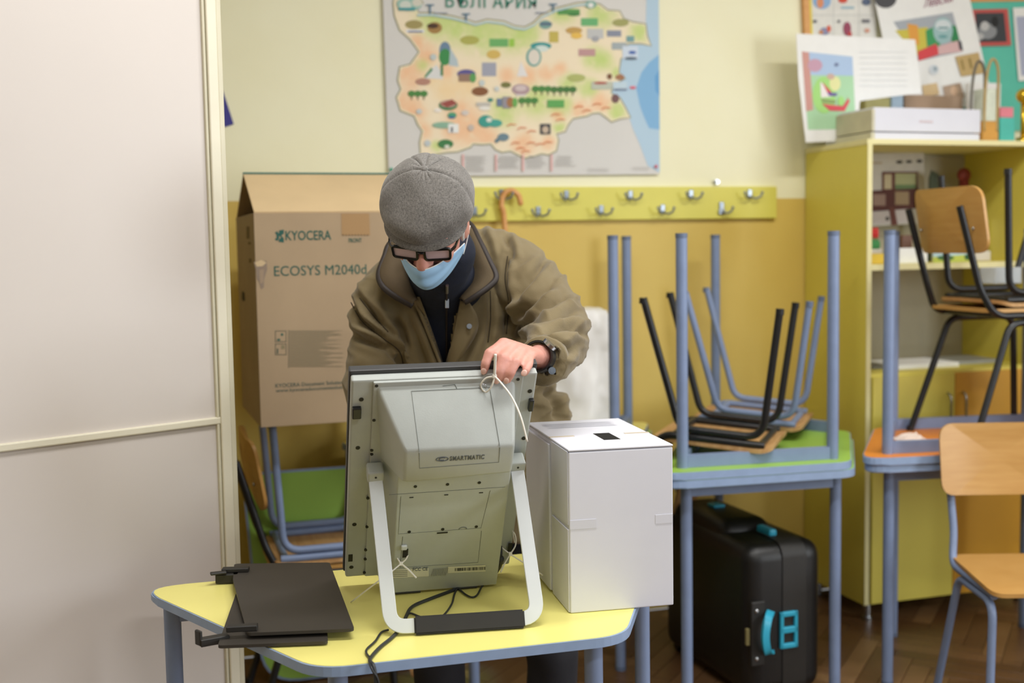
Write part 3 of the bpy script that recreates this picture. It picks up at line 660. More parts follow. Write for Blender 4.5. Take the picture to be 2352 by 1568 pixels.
# torn patch
P = Print(); cpp([(583,601),(598,604),(612,598),(614,618),(607,640),(606,660),(600,664),(596,650),(590,640),(588,620)], '8f7d6c'); cpp([(585,603),(600,597),(612,603),(603,611),(590,612)], 'cdb48c', .0012); cpp([(596,620),(606,618),(605,648),(597,652)], 'a08a72', .0012); P.build('torn_patch', ctn, .9)
P = Print(); xs_ = hit(559, 680, cO, -cx_)
def cs(px, py): return hit(px, py, cO-cx_*.0006, -cx_)
P.poly([cs(x, y) for x, y in ((556, 668), (562, 672), (563, 690), (558, 692), (555, 684))], '1d1a16')
for x0, y0, x1, y1 in ((566, 520, 573, 548), (570, 556, 576, 561), (572, 594, 577, 603)): P.poly([cs(x, y) for x, y in ((x0, y0), (x1, y0), (x1, y1), (x0, y1))], '6a5430')
P.build('printed_side_marks', ctn, .85)

# ================================================================== white ballot box
bO = Vector((.772, 2.126, TZ)); by_ = -.099
bt = thing('ballot_box', 'tall white cardboard ballot box with a slot in its lid', 'ballot box', TR(bO.x, bO.y, TZ, by_))
BW, BD, BH = .214, .37, .326
boxp('body', bt, m_white, (BW/2, BD/2, (BH-.004)/2), (BW, BD, BH-.005), .0025)
boxp('lid_flap', bt, m_white, (BW/2, BD*.5, BH-.001), (BW+.001, BD+.001, .004), .0015)
P_ = mat('box_seam', '8b887f', .9, var=0)
boxp('side_flap', bt, m_white, (-.0012, BD*.19, BH*.26), (.003, BD*.36, BH*.51), .001)
boxp('side_flap', bt, m_white, (-.0025, BD*.70, BH*.49), (.006, BD*.60, BH*.95), .002)
boxp('side_flap', bt, m_white, (-.001, BD*.19, BH*.765), (.002, BD*.36, BH*.45), .001)
boxp('tape_strip', bt, mat('clear_tape', 'd9dae4', .45, var=.01), (BW*.13, -.0003, BH*.545), (BW*.25, .001, .018), .0)
boxp('tape_strip', bt, MATS['clear_tape'], (BW*.91, -.0003, BH*.545), (BW*.17, .001, .018), .0)
boxp('tape_strip', bt, mat('tan_tape', 'cbbfae', .4, var=.01), (BW*.12, BD*.42, BH+.0013), (BW*.25, .012, .0008), .0)
boxp('tape_strip', bt, MATS['tan_tape'], (BW*.88, BD*.42, BH+.0013), (BW*.25, .012, .0008), .0)
boxp('slot', bt, mat('slot_black', '060606', .9, var=0), (BW*.54, BD*.355, BH+.0008), (.035, .085, .0012), .0, m=Matrix.Identity(4))
P = Print()
for k in range(5): P.poly([Vector((.02+random.uniform(0, .02), BD*.72+k*.014, BH+.0016))]+[Vector(p) for p in ((.17+random.uniform(0, .02), BD*.72+k*.014, BH+.0016), (.17, BD*.72+k*.014+.005, BH+.0016), (.02, BD*.72+k*.014+.005, BH+.0016))], 'cfd0da')
P.bm.transform(MW[bt.name]); P.build('faint_lettering', bt)

# ================================================================== cupboard at the right
m_cup = mat('yellow_cupboard_board', 'e0d25e', .45, var=.03, scale=4)
m_cupedge = mat('cream_edging', 'e8dfa6', .5, var=.02)
m_cuporange = mat('orange_cupboard_door', 'd8a030', .42, var=.03, scale=4)
m_cupback = mat('grey_backboard', 'b9b29c', .7, var=.02)
cpX, cpY, Z0, Z1 = 2.604, 3.838, .068, 1.857
cup = thing('cupboard', 'tall yellow open cupboard with shelves and doors in the right corner', 'cupboard', TR(cpX, cpY, 0))
cD = YW-cpY-.006; cW = .79
boxp('side_panel', cup, m_cup, (.01, cD/2+.002, (Z0+Z1)/2-.01), (.02, cD-.004, Z1-Z0-.02), .001)
boxp('side_panel', cup, m_cup, (cW-.01, cD/2+.002, (Z0+Z1)/2-.01), (.02, cD-.004, Z1-Z0-.02), .001)
boxp('side_edging', cup, m_cupedge, (.01, .0005, (Z0+Z1)/2-.01), (.021, .003, Z1-Z0-.02), .001)
boxp('side_edging', cup, m_cupedge, (cW-.01, .0005, (Z0+Z1)/2-.01), (.021, .003, Z1-Z0-.02), .001)
boxp('top_panel', cup, m_cupedge, (cW/2, cD/2, Z1-.01), (cW+.004, cD, .02), .001)
boxp('back_panel', cup, m_cupback, (cW/2, cD-.006, (Z0+Z1)/2-.01), (cW-.04, .008, Z1-Z0-.03), .001)
zs = at(1995, 608, 1, cpY).z; zd = at(2000, 858, 1, cpY).z
boxp('shelf', cup, m_cup, (cW/2, cD/2-.005, zs-.011), (cW-.042, cD-.015, .022), .001)
boxp('shelf_edging', cup, m_cupedge, (cW/2, .001, zs-.011), (cW-.042, .003, .023), .001)
boxp('shelf', cup, m_cup, (cW/2, cD/2-.005, zd-.011), (cW-.042, cD-.015, .022), .001)
boxp('bottom_panel', cup, m_cup, (cW/2, cD/2-.005, Z0+.01), (cW-.042, cD-.015, .02), .001)
dw = (cW-.044)/2
for k, mm in enumerate((m_cup, m_cuporange)):
    dr = boxp('door', cup, mm, (.022+dw*(k+.5), -.004, (Z0+zd)/2-.004), (dw-.003, .016, zd-Z0-.02), .0015)
    hx = .022+dw-(.035 if k == 0 else -.035)
    q = tube(smooth_path([(hx, -.012, zd-.09), (hx, -.032, zd-.105), (hx, -.034, zd-.15), (hx, -.032, zd-.195), (hx, -.012, zd-.21)], 5), .0048, 8)
    obj('handle', q, m_steel, dr, smooth=True)
for x, y in ((.035, .035), (cW-.035, .035), (.035, cD-.05), (cW-.035, cD-.05)):
    q = C((x, y, .012), (x, y, Z0), .016, 14); cyl(q, (x, y, 0), (x, y, .014), .022, 16); auto(obj('foot', q, m_steel, cup))

# ================================================================== black travel case under the green table
case = thing('travel_case', 'black hard travel case with cyan handles standing under the green table', 'suitcase', TR(1.912, 3.56, 0, math.radians(2)))
m_case = mat('black_nylon_case', '131211', .42, var=.12, scale=30, bump=.3, bscale=300)
q = bmesh.new(); box(q, (0, 0, .265), (.285, .60, .50), bev=.055, seg=5); auto(obj('shell', q, m_case, case), 60)
q = bmesh.new(); box(q, (-.02, .09, .40), (.20, .40, .305), bev=.055, seg=5); auto(obj('raised_lid', q, m_case, case), 60)
q = bmesh.new(); box(q, (.028, 0, .265), (.012, .606, .506), bev=.05, seg=5); auto(obj('zip_band', q, m_dark, case), 60)
boxp('handle_plate', case, m_dark, (-.108, -.302, .235), (.05, .012, .21), .004)
q = bmesh.new(); sweep(q, smooth_path([(-.062, -.306, .30), (-.092, -.335, .285), (-.104, -.342, .235), (-.092, -.335, .185), (-.062, -.306, .17)], 6), [(.012, -.006), (.012, .006), (-.012, .006), (-.012, -.006)], ref=Vector((1, 0, 0))); auto(obj('carry_handle', q, m_cyan, case))
for zz in (.31, .155): q = bmesh.new(); ell(q, (-.115, -.309, zz), (.008, .006, .008), seg=10, rings=8); obj('rivet', q, m_steel, case, smooth=True)
boxp('name_tag', case, mat('tan_tag', '8c8256', .5), (-.139, -.292, .225), (.012, .012, .055), .002)
q = bmesh.new()
for c_, s_ in (((.004, -.306, .287), (.062, .012, .016)), ((.004, -.306, .235), (.062, .012, .02)), ((.004, -.306, .183), (.062, .012, .016)), ((-.022, -.306, .235), (.012, .012, .12)), ((.030, -.306, .235), (.012, .012, .12))): box(q, c_, s_, bev=.003)
obj('buckle', q, m_cyan, case)
boxp('latch', case, m_cyan, (.012, -.16, .523), (.03, .085, .03), .008)
boxp('latch', case, m_cyan, (-.02, .12, .556), (.045, .05, .012), .004)
for x in (-.1, .1):
    for y in (-.25, .25): q = bmesh.new(); cyl(q, (x-.015, y, .018), (x+.015, y, .018), .018, 14); auto(obj('wheel', q, m_black_tube, case))
# ================================================================== voting machine, seen from behind
mu = Vector((.997, -.077, 0)).normalized(); mv = Vector((-.041, -.531, .847)); mv = (mv-mu*mv.dot(mu)).normalized(); mw = mu.cross(mv)
mO = Vector((.554, 2.416, .787))
MF = frame(mO, mu, mv, mw)
vm = thing('voting_machine', 'light grey touchscreen voting machine seen from behind, propped on a metal kickstand', 'voting machine', MF)
def mh(px, py, w=0): return hit(px, py, mO+mw*w, mw)                     # world point on a plane parallel to the back
def ml(px, py, w=0): p = mh(px, py, w)-mO; return Vector((p.dot(mu), p.dot(mv), w))
boxp('screen_bezel', vm, mat('dark_bezel', '3a3a3a', .45, var=.05), (0, .2685, -.027), (.362, .541, .018), .003)
boxp('screen', vm, mat('screen_glass', '15171a', .08, var=0), (0, .27, -.0365), (.33, .49, .002), .0005)
boxp('rear_shell', vm, m_grey, (0, .266, -.009), (.356, .531, .02), .004)
boxp('rear_cover', vm, m_grey, (.006, .266, .0025), (.287, .524, .007), .002)
def hull(pts, bev):
    q = bmesh.new(); vs = [q.verts.new(p) for p in pts]; bmesh.ops.convex_hull(q, input=vs)
    bmesh.ops.dissolve_limit(q, angle_limit=.02, verts=q.verts, edges=q.edges)
    bmesh.ops.bevel(q, geom=list(q.edges), offset=bev, segments=3, profile=.6, affect='EDGES'); return q
hw = .10
h1, h2, h3, h4 = ml(930, 1037, hw), ml(1183, 1022, hw), ml(927, 1110, hw), ml(1175, 1085, hw)
hp = [Vector((-.133, .522, .0)), Vector((.133, .522, .0)), h1, h2, h3, h4, Vector((-.118, .335, .0)), Vector((.145, .335, .0)), Vector((-.133, .50, 0)), Vector((.137, .50, 0))]
auto(obj('housing_hump', hull(hp, .006), m_grey, vm), 30)
lb = [(-.086, .006, .06), (.137, .006, .06), (-.09, .345, .06), (.134, .345, .06), (-.112, .0, 0), (.15, .0, 0), (-.115, .36, 0), (.148, .36, 0)]
auto(obj('lower_housing', hull([Vector(p) for p in lb], .003), m_grey, vm), 30)
def seam(pxs, w=None, plane=None, r=.0006, name='panel_seam'):
    if plane: pts = [hit(x, y, *plane) for x, y in pxs]
    else: pts = [mh(x, y, w) for x, y in pxs]
    q = bmesh.new(); sweep(q, pts, circ(r, 6)); return obj(name, q, m_seam, vm, world=True)
# planes of the hump
wp = lambda p: mO+mu*p.x+mv*p.y+mw*p.z
A_, B_, C_ = wp(Vector((-.133, .522, 0))), wp(h1), wp(h2)
nt_ = (B_-A_).cross(C_-A_).normalized(); 
if nt_.dot(CO-A_) < 0: nt_ = -nt_
topP = (A_+nt_*.0003, nt_)
frontP = (mO+mw*(hw+.0002), mw)
seam([(963, 1038), (945, 898), (1125, 889), (1148, 1025)], plane=topP)
seam([(963, 1040), (964, 1075), (1146, 1061), (1148, 1027)], plane=frontP)
seam([(1017, 886), (1045, 883), (1050, 893)], plane=topP)
def dots(name, pts, w, r, mt, rr=None):
    for x, y in pts:
        p = ml(x, y, w); q = bmesh.new(); cyl(q, p-Vector((0, 0, .002)), p+Vector((0, 0, .0006)), r, 14); obj(name, q, mt, vm)
m_hole = mat('screw_black', '161718', .5, var=0)
dots('screw', [(830, 917), (822, 1028), (814, 1204), (807, 1302), (1217, 898), (1203, 1006)], .0012, .0045, m_hole)
dots('screw', [(865, 886), (859, 965), (854, 1034), (854, 1043), (851, 1076), (845, 1144), (843, 1210), (840, 1263), (839, 1284), (837, 1315), (1190, 871)], .0065, .0032, m_hole)
dots('screw', [(954, 1117), (1028, 1112), (1101, 1108), (940, 1221), (1017, 1215), (1094, 1209)], .0602, .0034, m_hole)
for x, y in ((945, 1142), (1025, 1136), (1105, 1131)): boxp('vent_notch', vm, m_hole, ml(x, y, .0602), (.008, .0022, .001), 0)
boxp('vent_notch', vm, m_hole, ml(1016, 1223, .0602), (.022, .0035, .001), 0)
q = bmesh.new(); p = ml(1063, 1215, .0602); sweep(q, [p+Vector((.008*math.cos(a), .006*math.sin(a), 0)) for a in [PI*k/8 for k in range(9)]], circ(.0012, 6)); obj('vent_notch', q, m_seam, vm)
seam([(893, 1136), (1160, 1118)], .0602, r=.0005); seam([(921, 1140), (915, 1226), (1105, 1212), (1126, 1126)], .0602, r=.0005); seam([(925, 1232), (919, 1303), (1098, 1291), (1106, 1219)], .0602, r=.0006)
# labels
def quad(name, x0, y0, x1, y1, w, mt):
    q = bmesh.new(); sl = -(y1-y0)*0; k = -.045*(x1-x0)
    q.faces.new([q.verts.new(mh(*p, w)) for p in ((x0, y1), (x1, y1+k), (x1, y0+k), (x0, y0))]); return obj(name, q, mt, vm, world=True)
m_label = mat('label_cream', 'd8d7c4', .5, var=.02)
quad('sticker', 900, 1308, 985, 1327, .0608, m_label); quad('sticker', 1029, 1301, 1115, 1316, .0608, m_label)
P = Print()
for k in range(26):
    x = 1045+k*2.7; w_ = random.choice((.9, 1.5, 2.0)); P.poly([mh(*p, .0612) for p in ((x, 1312-.045*(x-1029)), (x+w_, 1312-.045*(x-1029)), (x+w_, 1305-.045*(x-1029)), (x, 1305-.045*(x-1029)))], '2b2b2b')
for k in range(4): P.poly([mh(*p, .0612) for p in ((902, 1311+k*4), (936, 1309.5+k*4), (936, 1310.7+k*4), (902, 1312.2+k*4))], '77776c')
for k in range(9):
    P.poly([mh(*p, .0612) for p in ((990+k*4, 1323-k*.3), (991.6+k*4, 1323-k*.3), (998+k*4, 1306-k*.3), (996.4+k*4, 1306-k*.3))], '8f918a')
P.build('printed_marks', vm)
def mtext(s, x0, y0, x1, y1, w, mt, name='lettering', **kw):
    a, b_, t2 = mh(x0, y1, w), mh(x1, y1-.055*(x1-x0), w), mh(x0, y0, w); text_fit(s, a, b_-a, mv, (b_-a).length, (t2-a).dot(mv), mt, vm, name=name, **kw)
m_ink = mat('grey_ink', '5d6365', .6, var=0)
mtext('FCC CE', 948, 1304, 982, 1311, .0611, m_ink); 
mtext('SMARTMATIC', 1033, 1048, 1112, 1058, hw+.0006, m_ink, bold=.01, space=1.15)
pc = ml(1016, 1054, hw+.0006); q = bmesh.new(); sweep(q, [pc+Vector((.0115*math.cos(a), .005*math.sin(a), 0)) for a in [2*PI*k/24 for k in range(24)]], circ(.0008, 5), closed=True); sweep(q, [pc+Vector((.007*math.cos(a)+.001, .003*math.sin(a), 0)) for a in [PI*.3+PI*1.3*k/14 for k in range(15)]], circ(.0008, 5)); obj('emblem', q, m_ink, vm)
# clips, slots and ring
for x, y, w_, h_ in ((819, 946, .017, .026), (1219, 928, .010, .028)): boxp('latch_clip', vm, m_black_tube, ml(x, y, .003), (w_, h_, .014), .002)
boxp('port_slot', vm, m_hole, ml(805, 1281, .0012), (.009, .021, .001), 0); boxp('port_slot', vm, m_hole, ml(931, 1270, .0605), (.011, .024, .001), 0); boxp('port_latch', vm, m_grey2, ml(928, 1257, .063), (.012, .012, .006), .002)
boxp('port_slot', vm, m_hole, ml(1171, 1257, .0065), (.009, .026, .001), 0)
for x0, x1, y0, y1 in ((908, 966, 1357, 1354), (1040, 1096, 1347, 1343)):
    a, b_ = ml(x0, y0, .058), ml(x1, y1, .058); q = bmesh.new(); sweep(q, [Vector((a.x, .004, .058)), Vector((b_.x, .004, .058))], circ(.0035, 8)); obj('rubber_foot', q, m_black_tube, vm)
rp = hit(1109, 886, *topP); q = bmesh.new(); sweep(q, [rp+mu*(.0065*math.cos(a))+mv*(.0065*math.sin(a))+mw*.003 for a in [2*PI*k/18 for k in range(18)]], circ(.0012, 6), closed=True); obj('seal_ring', q, m_steel, vm, world=True, smooth=True)
# kickstand
pL, pR = mh(862, 1097, .035), mh(1187, 1074, .035); fL, fR = at(898, 1440, 2, .772), at(1236, 1418, 2, .772)
kn = (fL-pL).cross(fR-pL).normalized(); path = fillet([pL, fL, fR, pR], [0, .032, .032, 0], 8)
q = bmesh.new(); sweep(q, path, [(.0035, -.0135), (.0035, .0135), (-.0035, .0135), (-.0035, -.0135)], ref=kn); bmesh.ops.bevel(q, geom=[e for e in q.edges], offset=.001, segments=1, affect='EDGES')
ks = auto(obj('kickstand', q, m_grey2, vm, world=True), 40)
ga, gb_ = fL+(fR-fL)*.155, fL+(fR-fL)*.905
kup = ((pL-fL)-(fR-fL).normalized()*(pL-fL).dot((fR-fL).normalized())).normalized()
q = bmesh.new(); sweep(q, [ga, gb_], [(.0075, -.017), (.0075, .017), (-.0075, .017), (-.0075, -.017)], ref=kn); bmesh.ops.bevel(q, geom=list(q.edges), offset=.003, segments=2, affect='EDGES'); auto(obj('rubber_grip', q, m_dark, ks, world=True), 40)
for p, x in ((pL, -1), (pR, 1)):
    lp = p-mO; c_ = Vector((lp.dot(mu), lp.dot(mv)+.006, .026)); boxp('hinge_block', vm, m_grey, c_, (.032, .026, .034), .004)
    q = bmesh.new(); cyl(q, c_+Vector((0, .002, .016)), c_+Vector((0, .002, .0178)), .0022, 10); obj('screw', q, m_hole, vm)
# ------------------------------------------------------------------ cable ties
def tie(name, label, paths, head, r=.0016):
    t = thing(name, label, 'cable tie', Matrix.Translation(head), 'white nylon cable ties on the voting machine')
    for nm, pts, rr in paths:
        q = bmesh.new(); sweep(q, smooth_path(pts, 6), circ(rr, 8)); obj(nm, q, m_tie, t, world=True, smooth=True)
    q = bmesh.new(); box(q, (0, 0, 0), (.008, .006, .008), bev=.0015); obj('lock_head', q, m_tie, t); return t
dT = (hit(1109, 886, *topP)-CO).dot(CF)
hd = W(1136, 864, dT-.018)
tie('cable_tie', 'white cable tie looped through the ring at the top corner of the voting machine',
    [('loop', [hd, W(1117, 868, dT-.014), W(1105, 882, dT-.008), W(1107, 893, dT-.002), W(1116, 900, dT-.006), W(1126, 892, dT-.014), W(1132, 880, dT-.018), hd], .0017),
     ('strap_end', [W(1138, 813, dT-.03), W(1137, 840, dT-.024), hd], .0028),
     ('tail', [hd, W(1148, 876, dT-.03), W(1175, 911, dT-.05), W(1196, 957, dT-.07), W(1211, 1014, dT-.075)], .0018)], hd)
dB = (mh(921, 1294, .06)-CO).dot(CF); hd = W(921, 1294, dB-.014)
tie('cable_tie', 'white cable tie hanging at the lower left of the voting machine, behind the stand',
    [('loop', [hd, W(911, 1278, dB-.01), W(909, 1262, dB-.006), W(915, 1246, dB-.004), W(924, 1243, dB-.004), W(934, 1250, dB-.006), W(938, 1266, dB-.008), W(933, 1283, dB-.012), hd], .0016),
     ('strap_end', [hd, W(938, 1308, dB-.016), W(956, 1327, dB-.016)], .0022),
     ('tail', [hd, W(898, 1313, dB-.04), W(872, 1332, dB-.055), at(806, 1383, 2, TZ+.003)], .0016)], hd)
dC = (mh(1172, 1272, .02)-CO).dot(CF); hd = W(1172, 1272, dC-.02)
tie('cable_tie', 'white cable tie hanging at the lower right of the voting machine, beside the ballot box',
    [('loop', [hd, W(1153, 1257, dC-.015), W(1146, 1238, dC-.01), W(1153, 1218, dC-.006), W(1170, 1214, dC-.004), W(1183, 1228, dC-.008), W(1184, 1252, dC-.014), hd], .0016),
     ('strap_end', [hd, W(1158, 1296, dC-.02), W(1150, 1314, dC-.02)], .0018),
     ('tail', [hd, W(1195, 1287, dC-.022), W(1215, 1299, dC-.026), W(1247, 1321, dC-.03)], .0016)], hd)
q = bmesh.new(); pa = W(1168, 1180, dC-.012); 
q = prism([(p.x, p.y) for p in fillet([(-.0125, -.018, 0), (.0125, -.016, 0), (.013, .010, 0), (-.002, .022, 0), (-.012, .012, 0)], .004, 4, True)], -.002, .002, .0008)
q.transform(frame(pa, CR, CU, -CF) @ Matrix.Rotation(-.15, 4, 'Z')); sweep(q, smooth_path([W(1153, 1125, dC+.004), W(1156, 1150, dC-.006), W(1163, 1166, dC-.012)], 5), circ(.0011, 6)); sweep(q, smooth_path([W(1172, 1196, dC-.012), W(1178, 1222, dC-.014), W(1182, 1246, dC-.014)], 5), circ(.0009, 6))
top('seal_tag', q, m_tie, 'small white plastic tag on a thread at the right side of the voting machine', 'tag')
# ------------------------------------------------------------------ black power cable on the table
def onT(pts, z=TZ+.0035): return [at(x, y, 2, z) for x, y in pts]
pc_ = thing('power_cable', 'black power cable running from the voting machine over the table edge', 'cable', Matrix.Translation(at(1047, 1350, 2, TZ)))
m_cable = mat('black_rubber', '26292c', .45, var=.05)
main = [W(1150, 1255, dC-.02), W(1149, 1280, dC-.03)] + onT([(1136, 1312), (1110, 1331), (1047, 1353), (985, 1376), (947, 1393), (933, 1415), (923, 1438), (901, 1463), (872, 1487)]) 
ex, ey = at(853, 1520, 2, TZ+.004).x, 1.966
main += [Vector((ex, ey+.03, TZ+.004)), Vector((ex+.001, ey+.004, TZ+.002)), Vector((ex+.003, ey-.004, TZ-.02)), Vector((ex+.004, ey-.004, TZ-.10)), Vector((ex+.006, ey+.01, TZ-.3)), Vector((ex+.01, ey+.02, .16))]
obj('cord', tube(smooth_path(main, 6), .0036, 10), m_cable, pc_, world=True, smooth=True)
lo_ = onT([(1130, 1316), (1108, 1345), (1096, 1366), (1083, 1371), (1068, 1364), (1052, 1352), (1044, 1364), (1037, 1388), (1018, 1413), (993, 1422), (965, 1416), (940, 1408), (930, 1425)])
obj('thin_cord', tube(smooth_path(lo_, 6), .0021, 8), m_cable, pc_, world=True, smooth=True)
lo2 = onT([(892, 1446), (876, 1452), (862, 1472), (843, 1490), (842, 1500), (850, 1512)]); lo2 += [Vector((ex-.004, ey+.012, TZ+.004)), Vector((ex-.002, ey-.005, TZ-.004)), Vector((ex+.008, ey-.007, TZ-.03)), Vector((ex+.01, ey-.005, TZ-.12)), Vector((ex-.004, ey+.01, TZ-.32)), Vector((ex-.006, ey+.02, .2))]
obj('thin_cord', tube(smooth_path(lo2, 6), .0022, 8), m_cable, pc_, world=True, smooth=True)
fa, fb = W(1150, 1283, dC-.03), at(1137, 1311, 2, TZ+.012); q = bmesh.new(); chain(q, [fa, (fa+fb)/2, fb], [.008, .0095, .008], n=12); obj('ferrite_bead', q, m_cable, pc_, world=True, smooth=True)

# ================================================================== black privacy boards on the table
def board(label, pts, z, th, clips):
    ps = [at(x, y, 2, z) for x, y in pts]; cen = sum(ps, Vector())/len(ps); base = Vector((cen.x, cen.y, z-th))
    t = thing('privacy_board', label, 'privacy shield', Matrix.Translation(base), 'black privacy boards of the voting machine')
    poly = [(p.x-base.x, p.y-base.y) for p in fillet([Vector((p.x, p.y, 0)) for p in ps], .008, 4, True)]
    obj('board_sheet', prism(poly, 0, th, .0008), m_board, t); return t, base
m_board = mat('black_foam_board', '37322c', .6, var=.06, scale=12)
t1, b1 = board('lower black privacy board, its hooked clip jutting past the left table edge', [(500, 1482), (566, 1294), (735, 1296), (752, 1450), (753, 1472)], TZ+.009, .006, None)
t2, b2 = board('upper black privacy board lying on the other at the left end of the table', [(568, 1453), (535, 1330), (538, 1294), (757, 1291), (814, 1443)], TZ+.022, .006, None)
def clipbox(t, base, name, a, b_, wd, z0, z1, mt=m_dark):
    a, b_ = Vector(a), Vector(b_); q = bmesh.new(); zc = (z0+z1)/2
    sweep(q, [Vector((a.x, a.y, zc))-base, Vector((b_.x, b_.y, zc))-base], [((z1-z0)/2, -wd/2), ((z1-z0)/2, wd/2), (-(z1-z0)/2, wd/2), (-(z1-z0)/2, -wd/2)], ref=UP); bmesh.ops.bevel(q, geom=list(q.edges), offset=.0015, segments=1, affect='EDGES'); return obj(name, q, mt, t)
z_ = TZ
clipbox(t2, b2, 'clip_rail', at(510, 1305, 2, z_+.03), at(572, 1303, 2, z_+.03), .02, z_+.022, z_+.031)
clipbox(t2, b2, 'clip_rail', at(520, 1440, 2, z_+.03), at(592, 1436, 2, z_+.03), .018, z_+.022, z_+.033)
cA = clipbox(t2, b2, 'hinge_clip', at(496, 1328, 2, z_+.012), at(548, 1326, 2, z_+.012), .018, z_+.002, z_+.022)
clipbox(t2, b2, 'hinge_lever', at(483, 1318, 2, z_+.026), at(520, 1314, 2, z_+.026), .016, z_+.024, z_+.029)
clipbox(t1, b1, 'hinge_arm', at(458, 1474, 2, z_+.008), at(525, 1462, 2, z_+.008), .02, z_+.0, z_+.014)
clipbox(t1, b1, 'hinge_hook', at(453, 1470, 2, z_+.012), at(460, 1468, 2, z_+.012), .018, z_+.002, z_+.03)
# ================================================================== the man
m_skin = mat('skin', 'd9a192', .5, var=0, c2='cf8f80', scale=14, bump=.25, bscale=160)
m_skin.node_tree.nodes['Principled BSDF'].inputs['Subsurface Weight'].default_value = .08
m_jacket = mat('olive_brown_cotton', '7d6e4c', .8, var=0, c2='716242', scale=5, bump=.25, bscale=420, sheen=.2)
m_jacketin = mat('dark_olive_lining', '544630', .85, var=.08, bump=.2, bscale=300)
m_piping = mat('brown_black_piping', '2b221e', .6, var=.05)
m_navy = mat('navy_knit', '141a2b', .9, var=.15, scale=60, bump=.3, bscale=350)
m_trouser = mat('charcoal_trousers', '23242b', .85, var=.1, bump=.2, bscale=300)
m_mask = mat('pale_blue_mask', '9fc9ee', .7, var=.02, scale=20, bump=.1, bscale=250)
m_hair = mat('white_hair', 'd9d6d2', .7, var=.1, scale=200)
m_lens = mat('pink_reflection_lens', 'e2ccd4', .06, var=0, alpha=.9, coat=1)  # pinkish reflection and fog painted into the lens as near-opaque colour
m_gframe = mat('black_acetate', '101214', .25, var=0)
man = thing('person', 'man in a grey flat cap, blue mask and olive jacket leaning over the voting machine', 'person', Matrix.Translation(W(1120, 1568, 3.05)*1.0))
man.location.z = 0; MW[man.name] = Matrix.Translation(Vector((man.location.x, man.location.y, 0))); man.matrix_world = MW[man.name]
# head frame: x = his right (viewer's left), y = face direction, z = crown
HC = W(985, 507, 2.53); bow = math.radians(43); turn = math.radians(9)
f0 = -D0*math.cos(turn) - R0*math.sin(turn); hf = (f0*math.cos(bow)-UP*math.sin(bow)).normalized(); hu = (UP*math.cos(bow)+f0*math.sin(bow)).normalized(); hx = hf.cross(hu)
roll = math.radians(5); hx2 = hx*math.cos(roll)+hu*math.sin(roll); hu = (hu*math.cos(roll)-hx*math.sin(roll)).normalized(); hx = hx2.normalized()
HM = frame(HC, hx, hf, hu)
def Hd(x, y, z): return HM @ Vector((x, y, z))
# ---- body: head, neck, trunk, arms and hands, legs in one surface
b = bmesh.new()
ell(b, (0, -.012, .035), (.074, .096, .088), HM); ell(b, (0, .022, -.05), (.058, .066, .075), HM); ell(b, (0, .052, -.085), (.036, .034, .032), HM)
ell(b, (0, .05, .0), (.062, .045, .055), HM)
for s in (-1, 1):
    ell(b, (s*.036, .066, -.028), (.026, .024, .028), HM)               # cheeks
    ell(b, (s*.034, .077, .026), (.026, .016, .010), HM)                # brow
    ell(b, (s*.079, -.014, -.006), (.008, .019, .032), HM @ Matrix.Rotation(s*.3, 4, 'Z'), 14, 10)  # ears
    ell(b, (s*.083, -.022, .010), (.007, .012, .016), HM, 12, 8); ell(b, (s*.080, -.008, -.034), (.007, .009, .011), HM, 12, 8)
    ell(b, (s*.014, .098, -.036), (.009, .011, .009), HM, 12, 8)
chain(b, [Hd(0, .082, .022), Hd(0, .098, -.008), Hd(0, .110, -.032)], [.010, .012, .0145], 12)
chain(b, [Hd(0, .084, -.066), Hd(0, .086, -.070)], [(.022, .008), (.022, .008)], 12)
neck0 = W(1010, 640, 2.80)
chain(b, [neck0, W(1000, 590, 2.70), Hd(0, -.03, -.05)], [.068, .060, .058], 18)
pel = W(1060, 1180, 3.06)
shL, shR = W(890, 705, 2.87), W(1182, 624, 2.91)       # viewer-left / viewer-right shoulders
chest = W(1025, 720, 2.90)
chain(b, [pel, (pel+chest)/2+D0*.01, chest, W(1020, 650, 2.86)], [(.155, .105), (.15, .105), (.16, .10), (.11, .08)], 22, ref=R0)
# viewer-right arm
eR, wR = W(1288, 762, 2.66), W(1240, 820, 2.395)
chain(b, [shR, (shR+eR)/2, eR], [.055, .046, .040], 14); chain(b, [eR, (eR+wR)/2, wR], [.040, .037, .0275], 14)
# hand resting on the top edge of the machine
dE = (mh(1150, 862, 0)-CO).dot(CF)
knuck = [W(1156, 789, dE+.030), W(1177, 797, dE+.038), W(1198, 808, dE+.048), W(1219, 818, dE+.060)]
pip = [W(1123, 812, dE-.008), W(1155, 822, dE-.012), W(1184, 832, dE-.010), W(1214, 838, dE+.004)]
dip = [W(1115, 836, dE-.014), W(1146, 853, dE-.020), W(1173, 857, dE-.018), W(1208, 852, dE-.010)]
tip = [W(1112, 851, dE-.010), W(1142, 872, dE-.012), W(1165, 873, dE-.012), W(1204, 858, dE-.010)]
for k in range(4):
    rr = (.0105, .0108, .0102, .0088)[k]
    chain(b, [knuck[k], knuck[k]*.5+pip[k]*.5, pip[k], pip[k]*.5+dip[k]*.5, dip[k], tip[k]], [rr*1.12, rr*.98, rr*1.04, rr*.9, rr*.93, rr*.78], 12)
    chain(b, [wR+(knuck[k]-wR)*.12, knuck[k]*.6+wR*.4, knuck[k]], [.016, .0145, .0128], 12)
    if k < 3: chain(b, [knuck[k]*.55+wR*.45, knuck[k+1]*.55+wR*.45], [.0125, .0125], 10); chain(b, [knuck[k]*.88+wR*.12, knuck[k+1]*.88+wR*.12], [.0105, .0105], 10)
